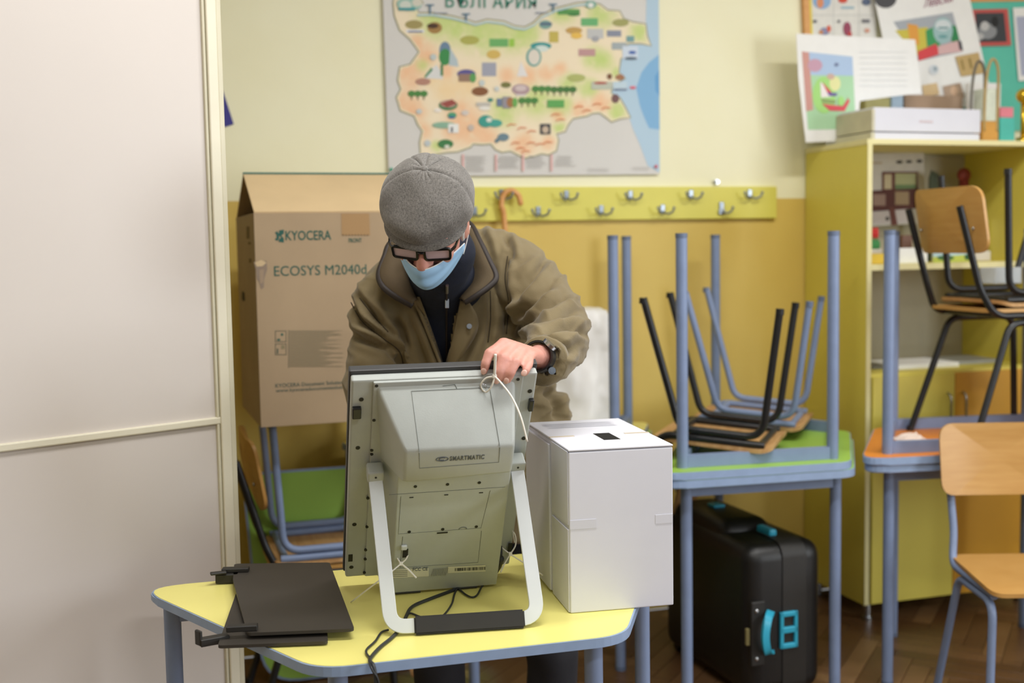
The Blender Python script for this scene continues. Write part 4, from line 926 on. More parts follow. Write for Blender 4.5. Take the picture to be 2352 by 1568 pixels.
chain(b, [wR+(knuck[0]-wR)*.25+D0*.012, W(1165, 830, dE+.055), W(1140, 850, dE+.052), W(1122, 866, dE+.05)], [.015, .0135, .0115, .0105], 12)   # thumb on the screen side
# viewer-left arm, forearm reaching to the screen
eL, wL = W(862, 888, 2.80), W(905, 960, 2.60)
chain(b, [shL, (shL+eL)/2, eL], [.046, .042, .038], 14); chain(b, [eL, (eL+wL)/2, wL], [.040, .036, .0275], 14)
hdir = (W(985, 960, 2.50)-wL).normalized(); hs = hdir.cross(UP).normalized()
pal = wL+hdir*.05
chain(b, [wL, pal, wL+hdir*.085], [(.028, .018), (.040, .015), (.040, .013)], 14, ref=UP)
for k, (ln, zo) in enumerate(((.072, .030), (.078, .010), (.072, -.010), (.056, -.029))):
    p0 = wL+hdir*.09+UP*zo; p1 = p0+hdir*ln*.45+hs*.006; p2 = p0+hdir*ln*.8-hs*.004; p3 = p0+hdir*ln-hs*.016
    chain(b, [p0, p1, p2, p3], [.0095, .0092, .0082, .007], 10)
chain(b, [wL+hdir*.03+UP*.022, wL+hdir*.07+UP*.052, wL+hdir*.10+UP*.062], [.014, .011, .0095], 10)
# legs
feet = []
for px_, px2 in ((1015, 1010), (1262, 1268)):
    hip = pel+R0*(R0.dot(W(px2, 1500, 3.05)-pel)*.6); kn_ = W(px2, 1500, 3.05); ank = Vector((kn_.x, kn_.y, .09)) + D0*.04
    chain(b, [hip, (hip+kn_)/2, kn_, (kn_+ank)/2, ank], [.078, .070, .052, .048, .036], 14); feet.append((kn_, ank))
body = remesh(b, .0042, 3, .5)
auto(obj('body', body, m_skin, man, world=True), 180)
for s in (-1, 1):
    q = bmesh.new(); ell(q, (s*.033, .078, .004), (.0125, .0125, .0125), HM, 14, 10); obj('eye', q, mat('eye_white', 'd8d2cc', .2, var=0), man, world=True, smooth=True)
    q = bmesh.new(); ell(q, (s*.033, .0905, .001), (.005, .002, .005), HM, 10, 8); obj('iris', q, mat('iris_brown', '3a2a1e', .2, var=0), man, world=True, smooth=True)
for k in range(4):
    d_ = (tip[k]-dip[k]).normalized(); nrm = (-CF+UP*.35-d_*(-CF+UP*.35).dot(d_)).normalized(); q = bmesh.new()
    ell(q, (0, 0, 0), (.0056, .0068, .0018), frame(tip[k]+nrm*(.0075, .0078, .0074, .0064)[k]-d_*.001, d_.cross(nrm), d_, nrm), 12, 8); obj('fingernail', q, mat('nail', 'e6bdb0', .3, var=0), man, world=True, smooth=True)
# ---- hair at the temples and nape
q = bmesh.new()
for s in (-1, 1):
    ell(q, (s*.0745, .016, .002), (.008, .015, .042), HM, 12, 10); ell(q, (s*.072, -.03, .015), (.009, .03, .03), HM, 12, 10)
ell(q, (0, -.085, .0), (.055, .022, .045), HM)
hr = remesh(q, .003, 2); obj('hair', hr, m_hair, man, world=True, smooth=True)
# ---- trousers and shoes
q = bmesh.new()
chain(q, [pel+UP*.06, pel-UP*.06], [(.185, .13), (.19, .135)], 22, ref=R0)
for kn_, ank in feet:
    hip = pel+R0*(R0.dot(kn_-pel)*.62)
    chain(q, [hip, (hip+kn_)/2, kn_, (kn_+ank)/2, ank-UP*.03], [.105, .094, .070, .064, .060], 18)
tr_ = remesh(q, .010, 3)
for v in tr_.verts:
    v.co += v.normal*(.006*noise.noise(v.co*9)+.004*noise.noise(Vector((v.co.x*22, v.co.y*22, v.co.z*7))))
obj('trousers', tr_, m_trouser, man, world=True, smooth=True)
for kn_, ank in feet:
    q = bmesh.new(); o_ = Vector((ank.x, ank.y, .042)); chain(q, [o_+D0*.06, o_, o_-D0*.10-UP*.006, o_-D0*.17-UP*.014], [(.036, .040), (.042, .042), (.046, .034), (.034, .026)], 16, ref=R0)
    sh = remesh(q, .006, 2)
    for v in sh.verts: v.co.z = max(v.co.z, .002)
    obj('shoe', sh, m_dark, man, world=True, smooth=True)
# ---- navy pullover under the jacket
q = bmesh.new()
chain(q, [pel+UP*.1, (pel+chest)/2, chest, W(1024, 668, 2.84), W(1010, 610, 2.76)], [(.165, .11), (.16, .11), (.16, .108), (.10, .085), (.074, .074)], 24, ref=R0)
chain(q, [W(1008, 655, 2.79), W(1012, 605, 2.71), W(1024, 578, 2.69)], [.064, .071, .070], 20)
nv = remesh(q, .008, 4)
for v in nv.verts: v.co += v.normal*.003*noise.noise(v.co*14)
obj('pullover', nv, m_navy, man, world=True, smooth=True)
# ---- jacket
J = bmesh.new()
def TRing(px, py, d): return W(px, py, d)
rg = [(1075, 1210, 3.05, .31, .165), (1070, 1090, 3.03, .295, .165), (1062, 985, 3.00, .282, .160), (1040, 905, 2.97, .252, .158), (1020, 820, 2.94, .232, .155), (1015, 740, 2.92, .222, .150), (1025, 670, 2.91, .205, .132), (1040, 620, 2.90, .165, .105)]
ps = [W(x, y, d) for x, y, d, a, c_ in rg]; ss = [(a, c_) for x, y, d, a, c_ in rg]
sweep(J, ps, circ(1, 28), ref=[R0+UP*(.0, .0, .02, .05, .09, .13, .19, .22)[i] for i in range(8)], scale=ss)
ell(J, (0, 0, 0), (.165, .10, .085), frame(W(1058, 602, 2.95), (R0+UP*.12).normalized(), D0, UP))
chain(J, [W(912, 668, 2.88), W(1135, 606, 2.93)], [.082, .090], 16)
def sleeve(pts, rad, sub=5):
    P_ = smooth_path(pts, sub); R_ = []
    for i in range(len(P_)):
        t = i/sub; k = min(int(t), len(rad)-2); f = t-k; R_.append(rad[k]*(1-f)+rad[k+1]*f)
    chain(J, P_, R_, 20)
shRj = shR+UP*.0
sleeve([W(1150, 620, 2.92), shR, W(1240, 690, 2.80), W(1283, 757, 2.66), W(1272, 800, 2.52), W(1250, 825, 2.425)], [.086, .086, .078, .071, .060, .050])
sleeve([W(915, 690, 2.87), W(884, 702, 2.86), W(876, 790, 2.84), W(860, 885, 2.80), W(868, 932, 2.70), W(900, 958, 2.63)], [.084, .084, .076, .074, .062, .050])
jk = remesh(J, .0048, 10, .5)
CREASE = []
for pts_, A_c, w_c in (
    ([(804,692),(833,740),(883,779),(918,808),(927,851)], .013, 6), ([(828,684),(858,726),(890,761),(911,783)], .009, 6), ([(806,765),(833,779),(890,801),(926,840)], .011, 7), ([(800,850),(850,862),(900,850)], .006, 9),
    ([(1126,665),(1126,733),(1120,790)], .005, 5), ([(1165,585),(1161,643),(1169,697),(1163,769)], .010, 6), ([(1262,585),(1215,643),(1183,690)], .010, 8), ([(1272,652),(1222,697),(1180,735)], .011, 8), ([(1294,688),(1240,718),(1184,763)], .011, 8),
    ([(1332,712),(1258,736),(1222,748)], .009, 7), ([(1350,766),(1297,751),(1244,767)], .010, 7), ([(1311,806),(1276,786),(1238,779)], .009, 7), ([(1325,790),(1290,815),(1272,850)], .007, 7),
    ([(1100,520),(1120,560),(1128,600)], .006, 6), ([(1160,540),(1175,575),(1178,600)], .007, 6), ([(958,705),(990,786),(1020,851)], .006, 5), ([(940,730),(962,790),(985,858)], .007, 7), ([(905,725),(925,760),(935,800)], .007, 8),
    ([(1095,760),(1075,810),(1050,858)], .006, 7), ([(860,640),(850,690),(865,740)], .005, 8), ([(1260,900),(1275,930),(1285,965)], .010, 8), ([(1300,880),(1280,900),(1250,905)], .007, 7)):
    segs = [(a[0], a[1], b_[0], b_[1]) for a, b_ in zip(pts_[:-1], pts_[1:])]; bx_ = (min(p[0] for p in pts_)-40, max(p[0] for p in pts_)+40, min(p[1] for p in pts_)-40, max(p[1] for p in pts_)+40)
    CREASE.append(([sg+bx_ for sg in segs], A_c, w_c*1.15))
# cloth folds: long pulls along the arms and across the back, finer crumple at the elbows
def rdg(t): return (1-abs(math.sin(t*.5)))**2.2-.22
def foldfield(p):
    x, y = proj(p); v = 0
    v += .003*noise.noise(Vector((p.x*6, p.y*6, p.z*6+5)))
    # diagonal pulls on the right sleeve
    if x > 1120: v += .011*rdg((x*.50+y*.86)*.105+2.4*noise.noise(p*6))*(.55+.9*abs(noise.noise(p*5)))*max(0, min(1, (x-1120)/80))*max(0, min(1, (y-560)/90))
    if x > 1200 and y > 690: v += .008*rdg((x*.30-y*.95)*.16+2.2*noise.noise(p*8))*(.4+1.1*abs(noise.noise(p*7+Vector((3, 0, 0)))))
    if x < 930 and y > 640: v += .010*rdg((-x*.62+y*.78)*.10+2.4*noise.noise(p*6))*(.5+.9*abs(noise.noise(p*5)))
    if 930 <= x <= 1150 and y > 700: v += .006*rdg((x+.15*y)*.10+2.0*noise.noise(p*6))*(.5+.9*abs(noise.noise(p*5)))
    for pl, A, wd_ in CREASE:
        if not (pl[0][4] < x < pl[0][5] and pl[0][6] < y < pl[0][7]): continue
        bd = 1e9; bs = 1; bt = 0
        for (ax, ay, bx, by, *_r), kk_ in zip(pl, range(len(pl))):
            ex_, ey_ = bx-ax, by-ay; l2 = ex_*ex_+ey_*ey_; t = max(0, min(1, ((x-ax)*ex_+(y-ay)*ey_)/l2)); dx, dy = x-ax-ex_*t, y-ay-ey_*t; d2 = dx*dx+dy*dy
            if d2 < bd: bd = d2; bs = 1 if ex_*dy-ey_*dx > 0 else -1; bt = (kk_+t)/len(pl)
        d = math.sqrt(bd); fade = min(1, 4*min(bt+.08, 1.08-bt)); fade = max(fade, .25)
        v += 1.6*fade*A*(-math.exp(-(d/wd_)**2)+(.75 if bs < 0 else .25)*math.exp(-((d-2.1*wd_)/(1.3*wd_))**2))
    v += .0025*noise.noise(Vector((p.x*26, p.y*26, p.z*26)))
    return v
jk.normal_update(); dl = [(v, v.normal.copy()*foldfield(v.co)) for v in jk.verts]
for v, d_ in dl: v.co += d_
bmesh.ops.smooth_vert(jk, verts=jk.verts, factor=.15, use_axis_x=True, use_axis_y=True, use_axis_z=True)
jk.normal_update()
# open front: remove the cloth inside the V
VEE = [(925, 560), (940, 640), (957, 690), (975, 730), (1000, 800), (1021, 862), (1030, 862), (1034, 800), (1044, 730), (1054, 695), (1070, 650), (1078, 540), (1000, 480)]
kill = [f for f in jk.faces if f.normal.dot(CF) < .25 and (f.calc_center_median()-CO).dot(CF) < 2.93 and inside(*proj(f.calc_center_median()), VEE)]
bmesh.ops.delete(jk, geom=kill, context='FACES')
cuffs = [f for f in jk.faces if (f.calc_center_median()-W(1240, 832, 2.38)).length < .048 and (f.calc_center_median()-CO).dot(CF) < 2.392]
bmesh.ops.delete(jk, geom=cuffs, context='FACES')
jo = obj('jacket', jk, m_jacket, man, world=True, smooth=True)
sd = jo.modifiers.new('cloth_thickness', 'SOLIDIFY'); sd.thickness = .004; sd.offset = -1
# front depth of the chest surface for laying on the plackets
from mathutils.bvhtree import BVHTree
jb = bmesh.new(); jb.from_mesh(jo.data); jb.transform(MW[man.name]); bv = BVHTree.FromBMesh(jb)
nb = bmesh.new(); nb.from_mesh(bpy.data.objects['pullover'].data); nb.transform(MW[man.name]); bvn = BVHTree.FromBMesh(nb)
def onbody(x, y, lift=.006, dflt=2.76, tree=None):
    d_ = ray(x, y).normalized(); best = None
    for tr2 in ((bv, bvn) if tree is None else (tree,)):
        h_ = tr2.ray_cast(CO, d_, 6)
        if h_[0] is not None and (best is None or h_[3] < best): best = h_[3]
    if best is None: return W(x, y, dflt)
    return CO+d_*(best-lift)
def strip(name, left, right, mt, lift=.006, n=14, parent=man, th=.004):
    L_, R_ = smooth_path([Vector((x, y, 0)) for x, y in left], 6), smooth_path([Vector((x, y, 0)) for x, y in right], 6)
    def smp(P_, t): f = t*(len(P_)-1); i = min(int(f), len(P_)-2); return P_[i].lerp(P_[i+1], f-i)
    def fn(u, v): p = smp(L_, u).lerp(smp(R_, u), v); return onbody(p.x, p.y, lift)
    g = [[fn(i/n, j/4) for j in range(5)] for i in range(n+1)]
    for _ in range(3):
        g = [[(g[max(i-1, 0)][j]+g[min(i+1, n)][j]+g[i][j]*2)/4 for j in range(5)] for i in range(n+1)]
    return obj(name, sheet(lambda u, v: g[round(u*n)][round(v*4)], n, 4, th), mt, parent, world=True, smooth=True)
strip('placket', [(944, 676), (968, 735), (1000, 815), (1018, 862)], [(962, 676), (984, 735), (1012, 815), (1026, 862)], m_jacket, .008)
strip('storm_flap', [(1058, 684), (1048, 735), (1036, 800), (1022, 866)], [(1072, 690), (1102, 742), (1066, 805), (1028, 868)], m_jacket, .014, th=.006)
sp = onbody(1078, 749, .026); q = bmesh.new(); cyl(q, sp+CF*.004, sp-CF*.002, .0062, 18); cyl(q, sp-CF*.002, sp-CF*.0035, .0035, 14); auto(obj('snap_button', q, m_steel, man, world=True))
m_seamj = mat('dark_olive_thread', '3a3020', .9, var=0)
for pl_ in ([(806, 694), (833, 740), (883, 779), (918, 808), (928, 852)], [(1166, 588), (1160, 640), (1168, 697), (1163, 766)], [(1126, 668), (1127, 730), (1121, 786)], [(826, 684), (858, 726), (892, 762)]):
    q = bmesh.new(); P2 = smooth_path([Vector((x, y, 0)) for x, y in pl_], 6); sweep(q, [onbody(p.x, p.y, .0006) for p in P2], circ(.0013, 6)); obj('seam_line', q, m_seamj, man, world=True, smooth=True)
# collar: turned-out sheet from the neckline to a piped outer edge
outer = [(948, 702, 2.735), (905, 678, 2.735), (878, 655, 2.745), (871, 628, 2.77), (884, 590, 2.80), (900, 556, 2.83), (960, 520, 2.90), (1040, 505, 2.91), (1078, 514, 2.86), (1100, 552, 2.81), (1124, 600, 2.775), (1139, 634, 2.755), (1130, 652, 2.745), (1098, 676, 2.735), (1066, 694, 2.735)]
inner = [(958, 690, 2.765), (942, 655, 2.775), (930, 625, 2.785), (925, 600, 2.80), (935, 580, 2.83), (950, 565, 2.85), (985, 560, 2.87), (1030, 560, 2.87), (1062, 560, 2.85), (1075, 580, 2.83), (1080, 605, 2.815), (1082, 630, 2.80), (1078, 655, 2.785), (1068, 672, 2.775), (1058, 690, 2.765)]
oP, iP = smooth_path([W(*p) for p in outer], 5), smooth_path([W(*p) for p in inner], 5)
N_ = len(oP)-1
def colf(u, v):
    i = round(u*N_); p = iP[i].lerp(oP[i], v); return p + (-CF*.018+UP*.004)*math.sin(PI*min(1, v*1.0))
obj('collar', sheet(colf, N_, 6, .006), m_jacketin, man, world=True, smooth=True)
q = bmesh.new(); sweep(q, [p-CF*.003 for p in oP], circ(.0078, 10)); obj('collar_piping', q, m_piping, man, world=True, smooth=True)
# cuff band and watch
cf0 = W(1248, 828, 2.415); cdir = (wR-eR).normalized()
q = bmesh.new(); cpth = [cf0-cdir*.018, cf0+cdir*.012]; sweep(q, cpth, circ(.0515, 24)); obj('cuff', q, m_jacket, man, world=True, smooth=True)
cb = W(1268, 851, 2.372); q = bmesh.new(); cyl(q, cb+CF*.01, cb-CF*.003, .0075, 18); cyl(q, cb-CF*.003, cb-CF*.0045, .0045, 16); auto(obj('cuff_button', q, m_hook, man, world=True))
wdir = (knuck[1]-wR).normalized(); wc = wR+wdir*.006
q = bmesh.new(); sd_ = UP.cross(wdir).normalized(); u2 = wdir.cross(sd_)
sweep(q, [wc+sd_*(.0325*math.cos(a))+u2*(.031*math.sin(a)) for a in [2*PI*k/32 for k in range(32)]], [(.0022, -.009), (.0022, .009), (-.0022, .009), (-.0022, -.009)], closed=True, ref=[(sd_*math.cos(a)+u2*math.sin(a)) for a in [2*PI*k/32 for k in range(32)]])
ws = auto(obj('watch_strap', q, m_black_tube, man, world=True)); wn = (UP*.75+R0*.5-CF*.45); wn = (wn-wdir*wn.dot(wdir)).normalized()
q = bmesh.new(); cyl(q, wc+wn*.031, wc+wn*.038, .016, 24); auto(obj('watch_case', q, m_steel, ws, world=True))
# zip pull on the pullover
zp = [onbody(1027, y, .006) for y in (655, 672, 688, 705)]; q = bmesh.new(); sweep(q, zp[:2], circ(.004, 8)); box(q, (0, 0, 0), (.009, .03, .003), frame(zp[2].lerp(zp[3], .3)-CF*.002, CR, CU, -CF), .001); obj('zip_pull', q, m_steel, man, world=True)
q = bmesh.new(); sweep(q, smooth_path([onbody(1026, y, .0015, tree=bvn) for y in (662, 700, 740, 790, 840)], 4), circ(.0028, 6)); obj('zip', q, m_piping, man, world=True, smooth=True)
jb.free(); nb.free()
# ---- flat cap
def tweed():
    m = bpy.data.materials.new('grey_tweed'); m.use_nodes = True; nt = m.node_tree; bs = nt.nodes['Principled BSDF']; bs.inputs['Roughness'].default_value = .92; bs.inputs['Sheen Weight'].default_value = .25
    tc = nt.nodes.new('ShaderNodeTexCoord'); mp = nt.nodes.new('ShaderNodeMapping'); mp.inputs['Scale'].default_value = (420, 120, 120); nt.links.new(tc.outputs['Object'], mp.inputs[0])
    mp2 = nt.nodes.new('ShaderNodeMapping'); mp2.inputs['Scale'].default_value = (110, 380, 380); nt.links.new(tc.outputs['Object'], mp2.inputs[0])
    n1 = nt.nodes.new('ShaderNodeTexNoise'); n1.inputs['Scale'].default_value = 1.6; nt.links.new(mp.outputs[0], n1.inputs['Vector'])
    n2 = nt.nodes.new('ShaderNodeTexNoise'); n2.inputs['Scale'].default_value = 1.6; nt.links.new(mp2.outputs[0], n2.inputs['Vector'])
    n3 = nt.nodes.new('ShaderNodeTexNoise'); n3.inputs['Scale'].default_value = 16; nt.links.new(tc.outputs['Object'], n3.inputs['Vector'])
    ad = nt.nodes.new('ShaderNodeMath'); ad.operation = 'ADD'; nt.links.new(n1.outputs['Fac'], ad.inputs[0]); nt.links.new(n2.outputs['Fac'], ad.inputs[1])
    ad2 = nt.nodes.new('ShaderNodeMath'); ad2.operation = 'MULTIPLY_ADD'; nt.links.new(n3.outputs['Fac'], ad2.inputs[0]); ad2.inputs[1].default_value = .5; nt.links.new(ad.outputs[0], ad2.inputs[2])
    r = nt.nodes.new('ShaderNodeValToRGB'); r.color_ramp.elements[0].position = .95/2; r.color_ramp.elements[1].position = 1.0
    mu_ = nt.nodes.new('ShaderNodeMath'); mu_.operation = 'MULTIPLY'; mu_.inputs[1].default_value = .6; nt.links.new(ad2.outputs[0], mu_.inputs[0])
    r.color_ramp.elements[0].color = lin('45423e'); r.color_ramp.elements[1].color = lin('8a8681'); nt.links.new(mu_.outputs[0], r.inputs['Fac']); nt.links.new(r.outputs[0], bs.inputs['Base Color'])
    bp = nt.nodes.new('ShaderNodeBump'); bp.inputs['Strength'].default_value = .3; bp.inputs['Distance'].default_value = .001; nt.links.new(ad.outputs[0], bp.inputs['Height']); nt.links.new(bp.outputs[0], bs.inputs['Normal']); return m
m_tweed = tweed()
def capfn(u, v):
    a = u*2*PI; e = v*1.86; rho = math.sin(e); h = math.cos(e)
    sq = 1+.05*math.cos(2*a)
    x = .096*rho*math.cos(a)*sq; y0 = math.sin(a); y = (.118 if y0 > 0 else .108)*rho*y0-.012
    z = .052+.080*h
    if y > 0: z -= .30*y*max(0, .25+h)
    p = Vector((x, y, z)); nrm = Vector((x, y, z-.03)).normalized()
    seam_ = 0
    for sa_ in (8, 172, 232, 270, 308):
        da = (math.degrees(a)-sa_+180) % 360-180; dist = abs(math.radians(da))*max(rho, .02)*.1
        seam_ = max(seam_, math.exp(-(dist/.003)**2))
    g = -.0042*seam_ + .0035*noise.noise(p*22) + .0045*noise.noise(p*11+Vector((4, 1, 0)))
    if rho < .35: g += -.002*(.5+.5*math.cos(14*a))*math.exp(-((rho-.16)/.1)**2)
    p += nrm*g
    return HM @ p
q = sheet(capfn, 120, 44); bmesh.ops.remove_doubles(q, verts=q.verts, dist=.00005)
cap = obj('flat_cap', q, m_tweed, man, world=True, smooth=True); sdm = cap.modifiers.new('cloth_thickness', 'SOLIDIFY'); sdm.thickness = .003; sdm.offset = 1
q = bmesh.new(); ell(q, (0, -.012, .1345), (.0085, .0085, .005), HM, 16, 10); obj('cap_button', q, m_tweed, cap, world=True, smooth=True)
def visfn(u, v):
    a = math.radians(18+144*u); r_ = .100+.022*v*math.sin(PI*u)**.7
    return HM @ Vector((r_*.93*math.cos(a), -.008+1.03*r_*math.sin(a), .034+.006*math.sin(PI*u)-.020*v*math.sin(PI*u)-.012*math.cos(a)**2))
obj('cap_visor', sheet(visfn, 30, 6, .006), m_tweed, cap, world=True, smooth=True)
q = bmesh.new(); 
# ---- spectacles
gl = None
for s in (-1, 1):
    ctr = Vector((s*.0345, .104, .002)); tilt = Matrix.Rotation(-s*.14, 4, 'Z')
    rr_ = fillet([(-.026, -.0145, 0), (.026, -.0145, 0), (.0275, .0145, 0), (-.0275, .0145, 0)], .007, 5, True)
    pts = [HM @ (ctr + tilt @ Vector((p.x, -.0, p.y))) for p in rr_]
    q = bmesh.new(); sweep(q, pts, [(.0028, -.0024), (.0028, .0024), (-.0022, .0024), (-.0022, -.0024)], closed=True, ref=hf)
    g_ = obj('spectacle_rim', q, m_gframe, man, world=True)
    q = bmesh.new(); q.faces.new([q.verts.new(p) for p in pts]); obj('lens', q, m_lens, g_, world=True)
    e_ = ctr + tilt @ Vector((s*.028, 0, .008)); 
    q = bmesh.new(); sweep(q, [HM @ e_, HM @ Vector((s*.0705, .088, .012)), HM @ Vector((s*.079, .03, .014)), HM @ Vector((s*.082, -.02, .016)), HM @ Vector((s*.082, -.04, -.004))], [(.0035, -.0014), (.0035, .0014), (-.0035, .0014), (-.0035, -.0014)], ref=hu); obj('spectacle_temple', q, m_gframe, g_, world=True)
q = bmesh.new(); sweep(q, smooth_path([Hd(-.009, .106, .006), Hd(0, .111, .009), Hd(.009, .106, .006)], 5), circ(.0026, 8)); obj('spectacle_bridge', q, m_gframe, man, world=True, smooth=True)
# ---- face mask
def maskfn(u, v):
    t = u*2-1                                # -1 his left .. 1 his right
    topy = .120-.098*abs(t)**1.7; topz = -.030+(.010 if t > 0 else -.010)*t*t
    boty = .088-.082*abs(t)**2.0; botz = -.118+.042*t*t
    x = t*.078*(1-.07*v)
    y = topy*(1-v)+boty*v + .020*math.sin(PI*v)*(1-t*t)
    z = topz*(1-v)+botz*v
    y += .0022*math.sin(v*PI*5)*(1-t*t) + .002*noise.noise(Vector((x*40, z*40, 2)))
    return Hd(x, y, z)
mk = obj('face_mask', sheet(maskfn, 36, 20, .0015), m_mask, man, world=True, smooth=True)
for s in (-1, 1):
    for z0, z1 in ((-.022, .022), (-.074, -.03)):
        q = bmesh.new(); sweep(q, smooth_path([Hd(s*.073, .02, z0 if z0 > -.05 else -.075), Hd(s*.080, .0, (z0+z1)/2), Hd(s*.085, -.024, z1)], 5), circ(.0014, 6)); obj('ear_loop', q, m_paper, mk, world=True, smooth=True)
q = bmesh.new(); sweep(q, [maskfn(k/30, 0)+hu*.0006+hf*.001 for k in range(31)], circ(.0013, 6)); obj('mask_hem', q, m_paper, mk, world=True, smooth=True)
# ================================================================== papers and things on and in the cupboard
def slab(pts, Y, th, bm=None):
    bm = bm or bmesh.new(); a = [bm.verts.new(at(x, y, 1, Y)) for x, y in pts]; f = bm.faces.new(a); bm.normal_update()
    r = bmesh.ops.extrude_face_region(bm, geom=[f]); bmesh.ops.translate(bm, vec=(0, th, 0), verts=[v for v in r['geom'] if isinstance(v, bmesh.types.BMVert)]); return bm
def flat(name, label, cat, pts, Y, mt, th=.002, prints=(), pname='printed_picture', lift=.0006):
    bm = slab(pts, Y, th); vs = [v.co for v in bm.verts]; base = Vector((sum(v.x for v in vs)/len(vs), Y, min(v.z for v in vs)))
    t = thing(name, label, cat, Matrix.Translation(base)); obj('sheet', bm, mt, t, world=True)
    if prints:
        P = Print()
        for k, (pp, col) in enumerate(prints): P.poly([at(x, y, 1, Y-lift-.00025*k) for x, y in pp], col)
        P.build(pname, t)
    return t
def R_(x0, y0, x1, y1): return [(x0, y0), (x1, y0), (x1, y1), (x0, y1)]
# notice board and chart on the wall
m_teal2 = mat('teal_board', '5fc4ae', .7, var=.03)
nbd = flat('notice_board', 'teal notice board on the wall above the cupboard', 'notice board', [(2212, 4), (2420, 0), (2420, 300), (2212, 300)], YW-.014, m_teal2, .012)
obj('board_frame', slab([(2205, -12), (2420, -16), (2420, 1), (2205, 5)], YW-.018, .016), m_cane, nbd, world=True)
flat('framed_picture', 'small dark picture with a red frame pinned on the teal board', 'picture', [(2234, 22), (2315, 20), (2323, 104), (2238, 106)], YW-.022, mat('red_frame', 'c4544f', .6), .006,
     [(([(2240, 30), (2306, 29), (2313, 96), (2244, 97)]), '3c3f44'), (el(2268, 72, 44, 36), '8d9094'), (el(2262, 60, 20, 22), 'c0c0c0'), (el(2285, 50, 16, 26), '1e2023'), (el(2250, 84, 20, 16), 'b8b8b8')])
flat('notice_sheet', 'pale violet notice sheet at the right end of the teal board', 'notice', [(2327, 18), (2420, 14), (2420, 182), (2340, 186)], YW-.022, m_paper, .003, [([(2334, 38), (2420, 36), (2420, 172), (2346, 174)], 'aeb4cc')])
ch = flat('alphabet_chart', 'picture chart with small coloured cells, left of the tilted poster', 'chart', [(1860, -40), (2010, -44), (2012, 96), (1866, 98)], YW-.02, mat('cream_chart', 'e4e2dc', .6), .004,
     [(R_(1914, -40, 1915.5, 96), 'c9c9c6'), (R_(1972, -40, 1973.5, 96), 'c9c9c6'), (R_(1864, 34, 2010, 35.5), 'c9c9c6'), (el(1888, 2, 42, 38), '8fb4dc'), (el(1884, 6, 16, 26), 'e0946a'), (el(1936, 0, 22, 14), 'd8523f'), (R_(1932, 15, 1962, 20), '9dbccb'), (el(1894, 72, 22, 18), '8d8fb0'), (el(1904, 66, 10, 16), 'd9654a'), (el(1886, 74, 10, 8), 'd68c50'), (el(1946, 66, 18, 32), '9c4a62'), (el(1952, 78, 10, 12), 'c04848'), (R_(1868, 46, 1876, 52), '55555a'), (R_(1924, 46, 1930, 52), '6a6a70'), (R_(1980, 44, 1998, 52), '77777c'), (el(1992, 70, 12, 10), 'd8a08a'), (el(1990, 4, 20, 16), '5d6b86')])
obj('chart_frame', slab([(1845, -40), (1857, -40), (1863, 100), (1850, 100)], YW-.024, .02), m_cane, ch, world=True); obj('chart_border', slab([(1857, -40), (1863, -40), (1868, 98), (1863, 100)], YW-.022, .014), mat('yellow_border', 'e2cf5a', .6), ch, world=True)
# tilted poster standing on the cupboard
po = flat('tilted_poster', 'white poster with a colourful portrait collage, leaning askew above the cupboard', 'poster', [(1990, -90), (2208, -90), (2262, 150), (2282, 236), (2118, 262), (2060, 240)], YW-.05, m_paper, .002,
     [(el(2034, -4, 52, 46), '4e4e52'), ([(2052, 50), (2188, 28), (2212, 118), (2110, 140)], 'aab0b8'), ([(2056, 70), (2130, 62), (2140, 118), (2108, 128)], 'cfc14d'), ([(2084, 54), (2108, 58), (2112, 104), (2090, 96)], 'e2a047'), ([(2126, 70), (2150, 60), (2160, 105), (2130, 112)], '3f9a5e'), ([(2180, 55), (2196, 60), (2205, 98), (2186, 96)], '2f8550'), (el(2166, 70, 46, 62), '9fc0c2'), (el(2166, 58, 36, 26), 'd4dde0'), (R_(2155, 62, 2178, 66), '4c8a90'), (el(2166, 84, 22, 8), '6a9fa2'), ([(2108, 118), (2150, 100), (2160, 124), (2110, 140)], 'd8484f'), ([(2154, 106), (2204, 92), (2211, 118), (2156, 126)], 'd8b4b4'), ([(2200, 92), (2208, 95), (2212, 116), (2204, 114)], '33363f'), (el(2145, 160, 22, 22), 'd6dde4'), (el(2148, 158, 10, 12), '9fb0ba'), ([(2194, 130), (2248, 120), (2260, 168), (2208, 176)], 'c2a670'), ([(2206, 138), (2210, 136), (2216, 160), (2212, 162)], '8f7a40'), ([(2224, 134), (2229, 133), (2234, 156), (2229, 158)], '8f7a40'), ([(2118, 196), (2152, 190), (2158, 216), (2122, 222)], 'd9bf92'), ([(2166, 198), (2206, 190), (2216, 224), (2172, 228)], 'b49c86'), (el(2192, 208, 18, 22), 'd8b89a')])
a = at(2122, 18, 1, YW-.053); b_ = at(2190, 4, 1, YW-.053)
text_fit('Левски', a, b_-a, Vector((b_-a)).cross(Vector((0, -1, 0)))*-1 if False else UP, (b_-a).length, .035, mat('wine_ink', '9a5a72', .7), po, shear=.3)
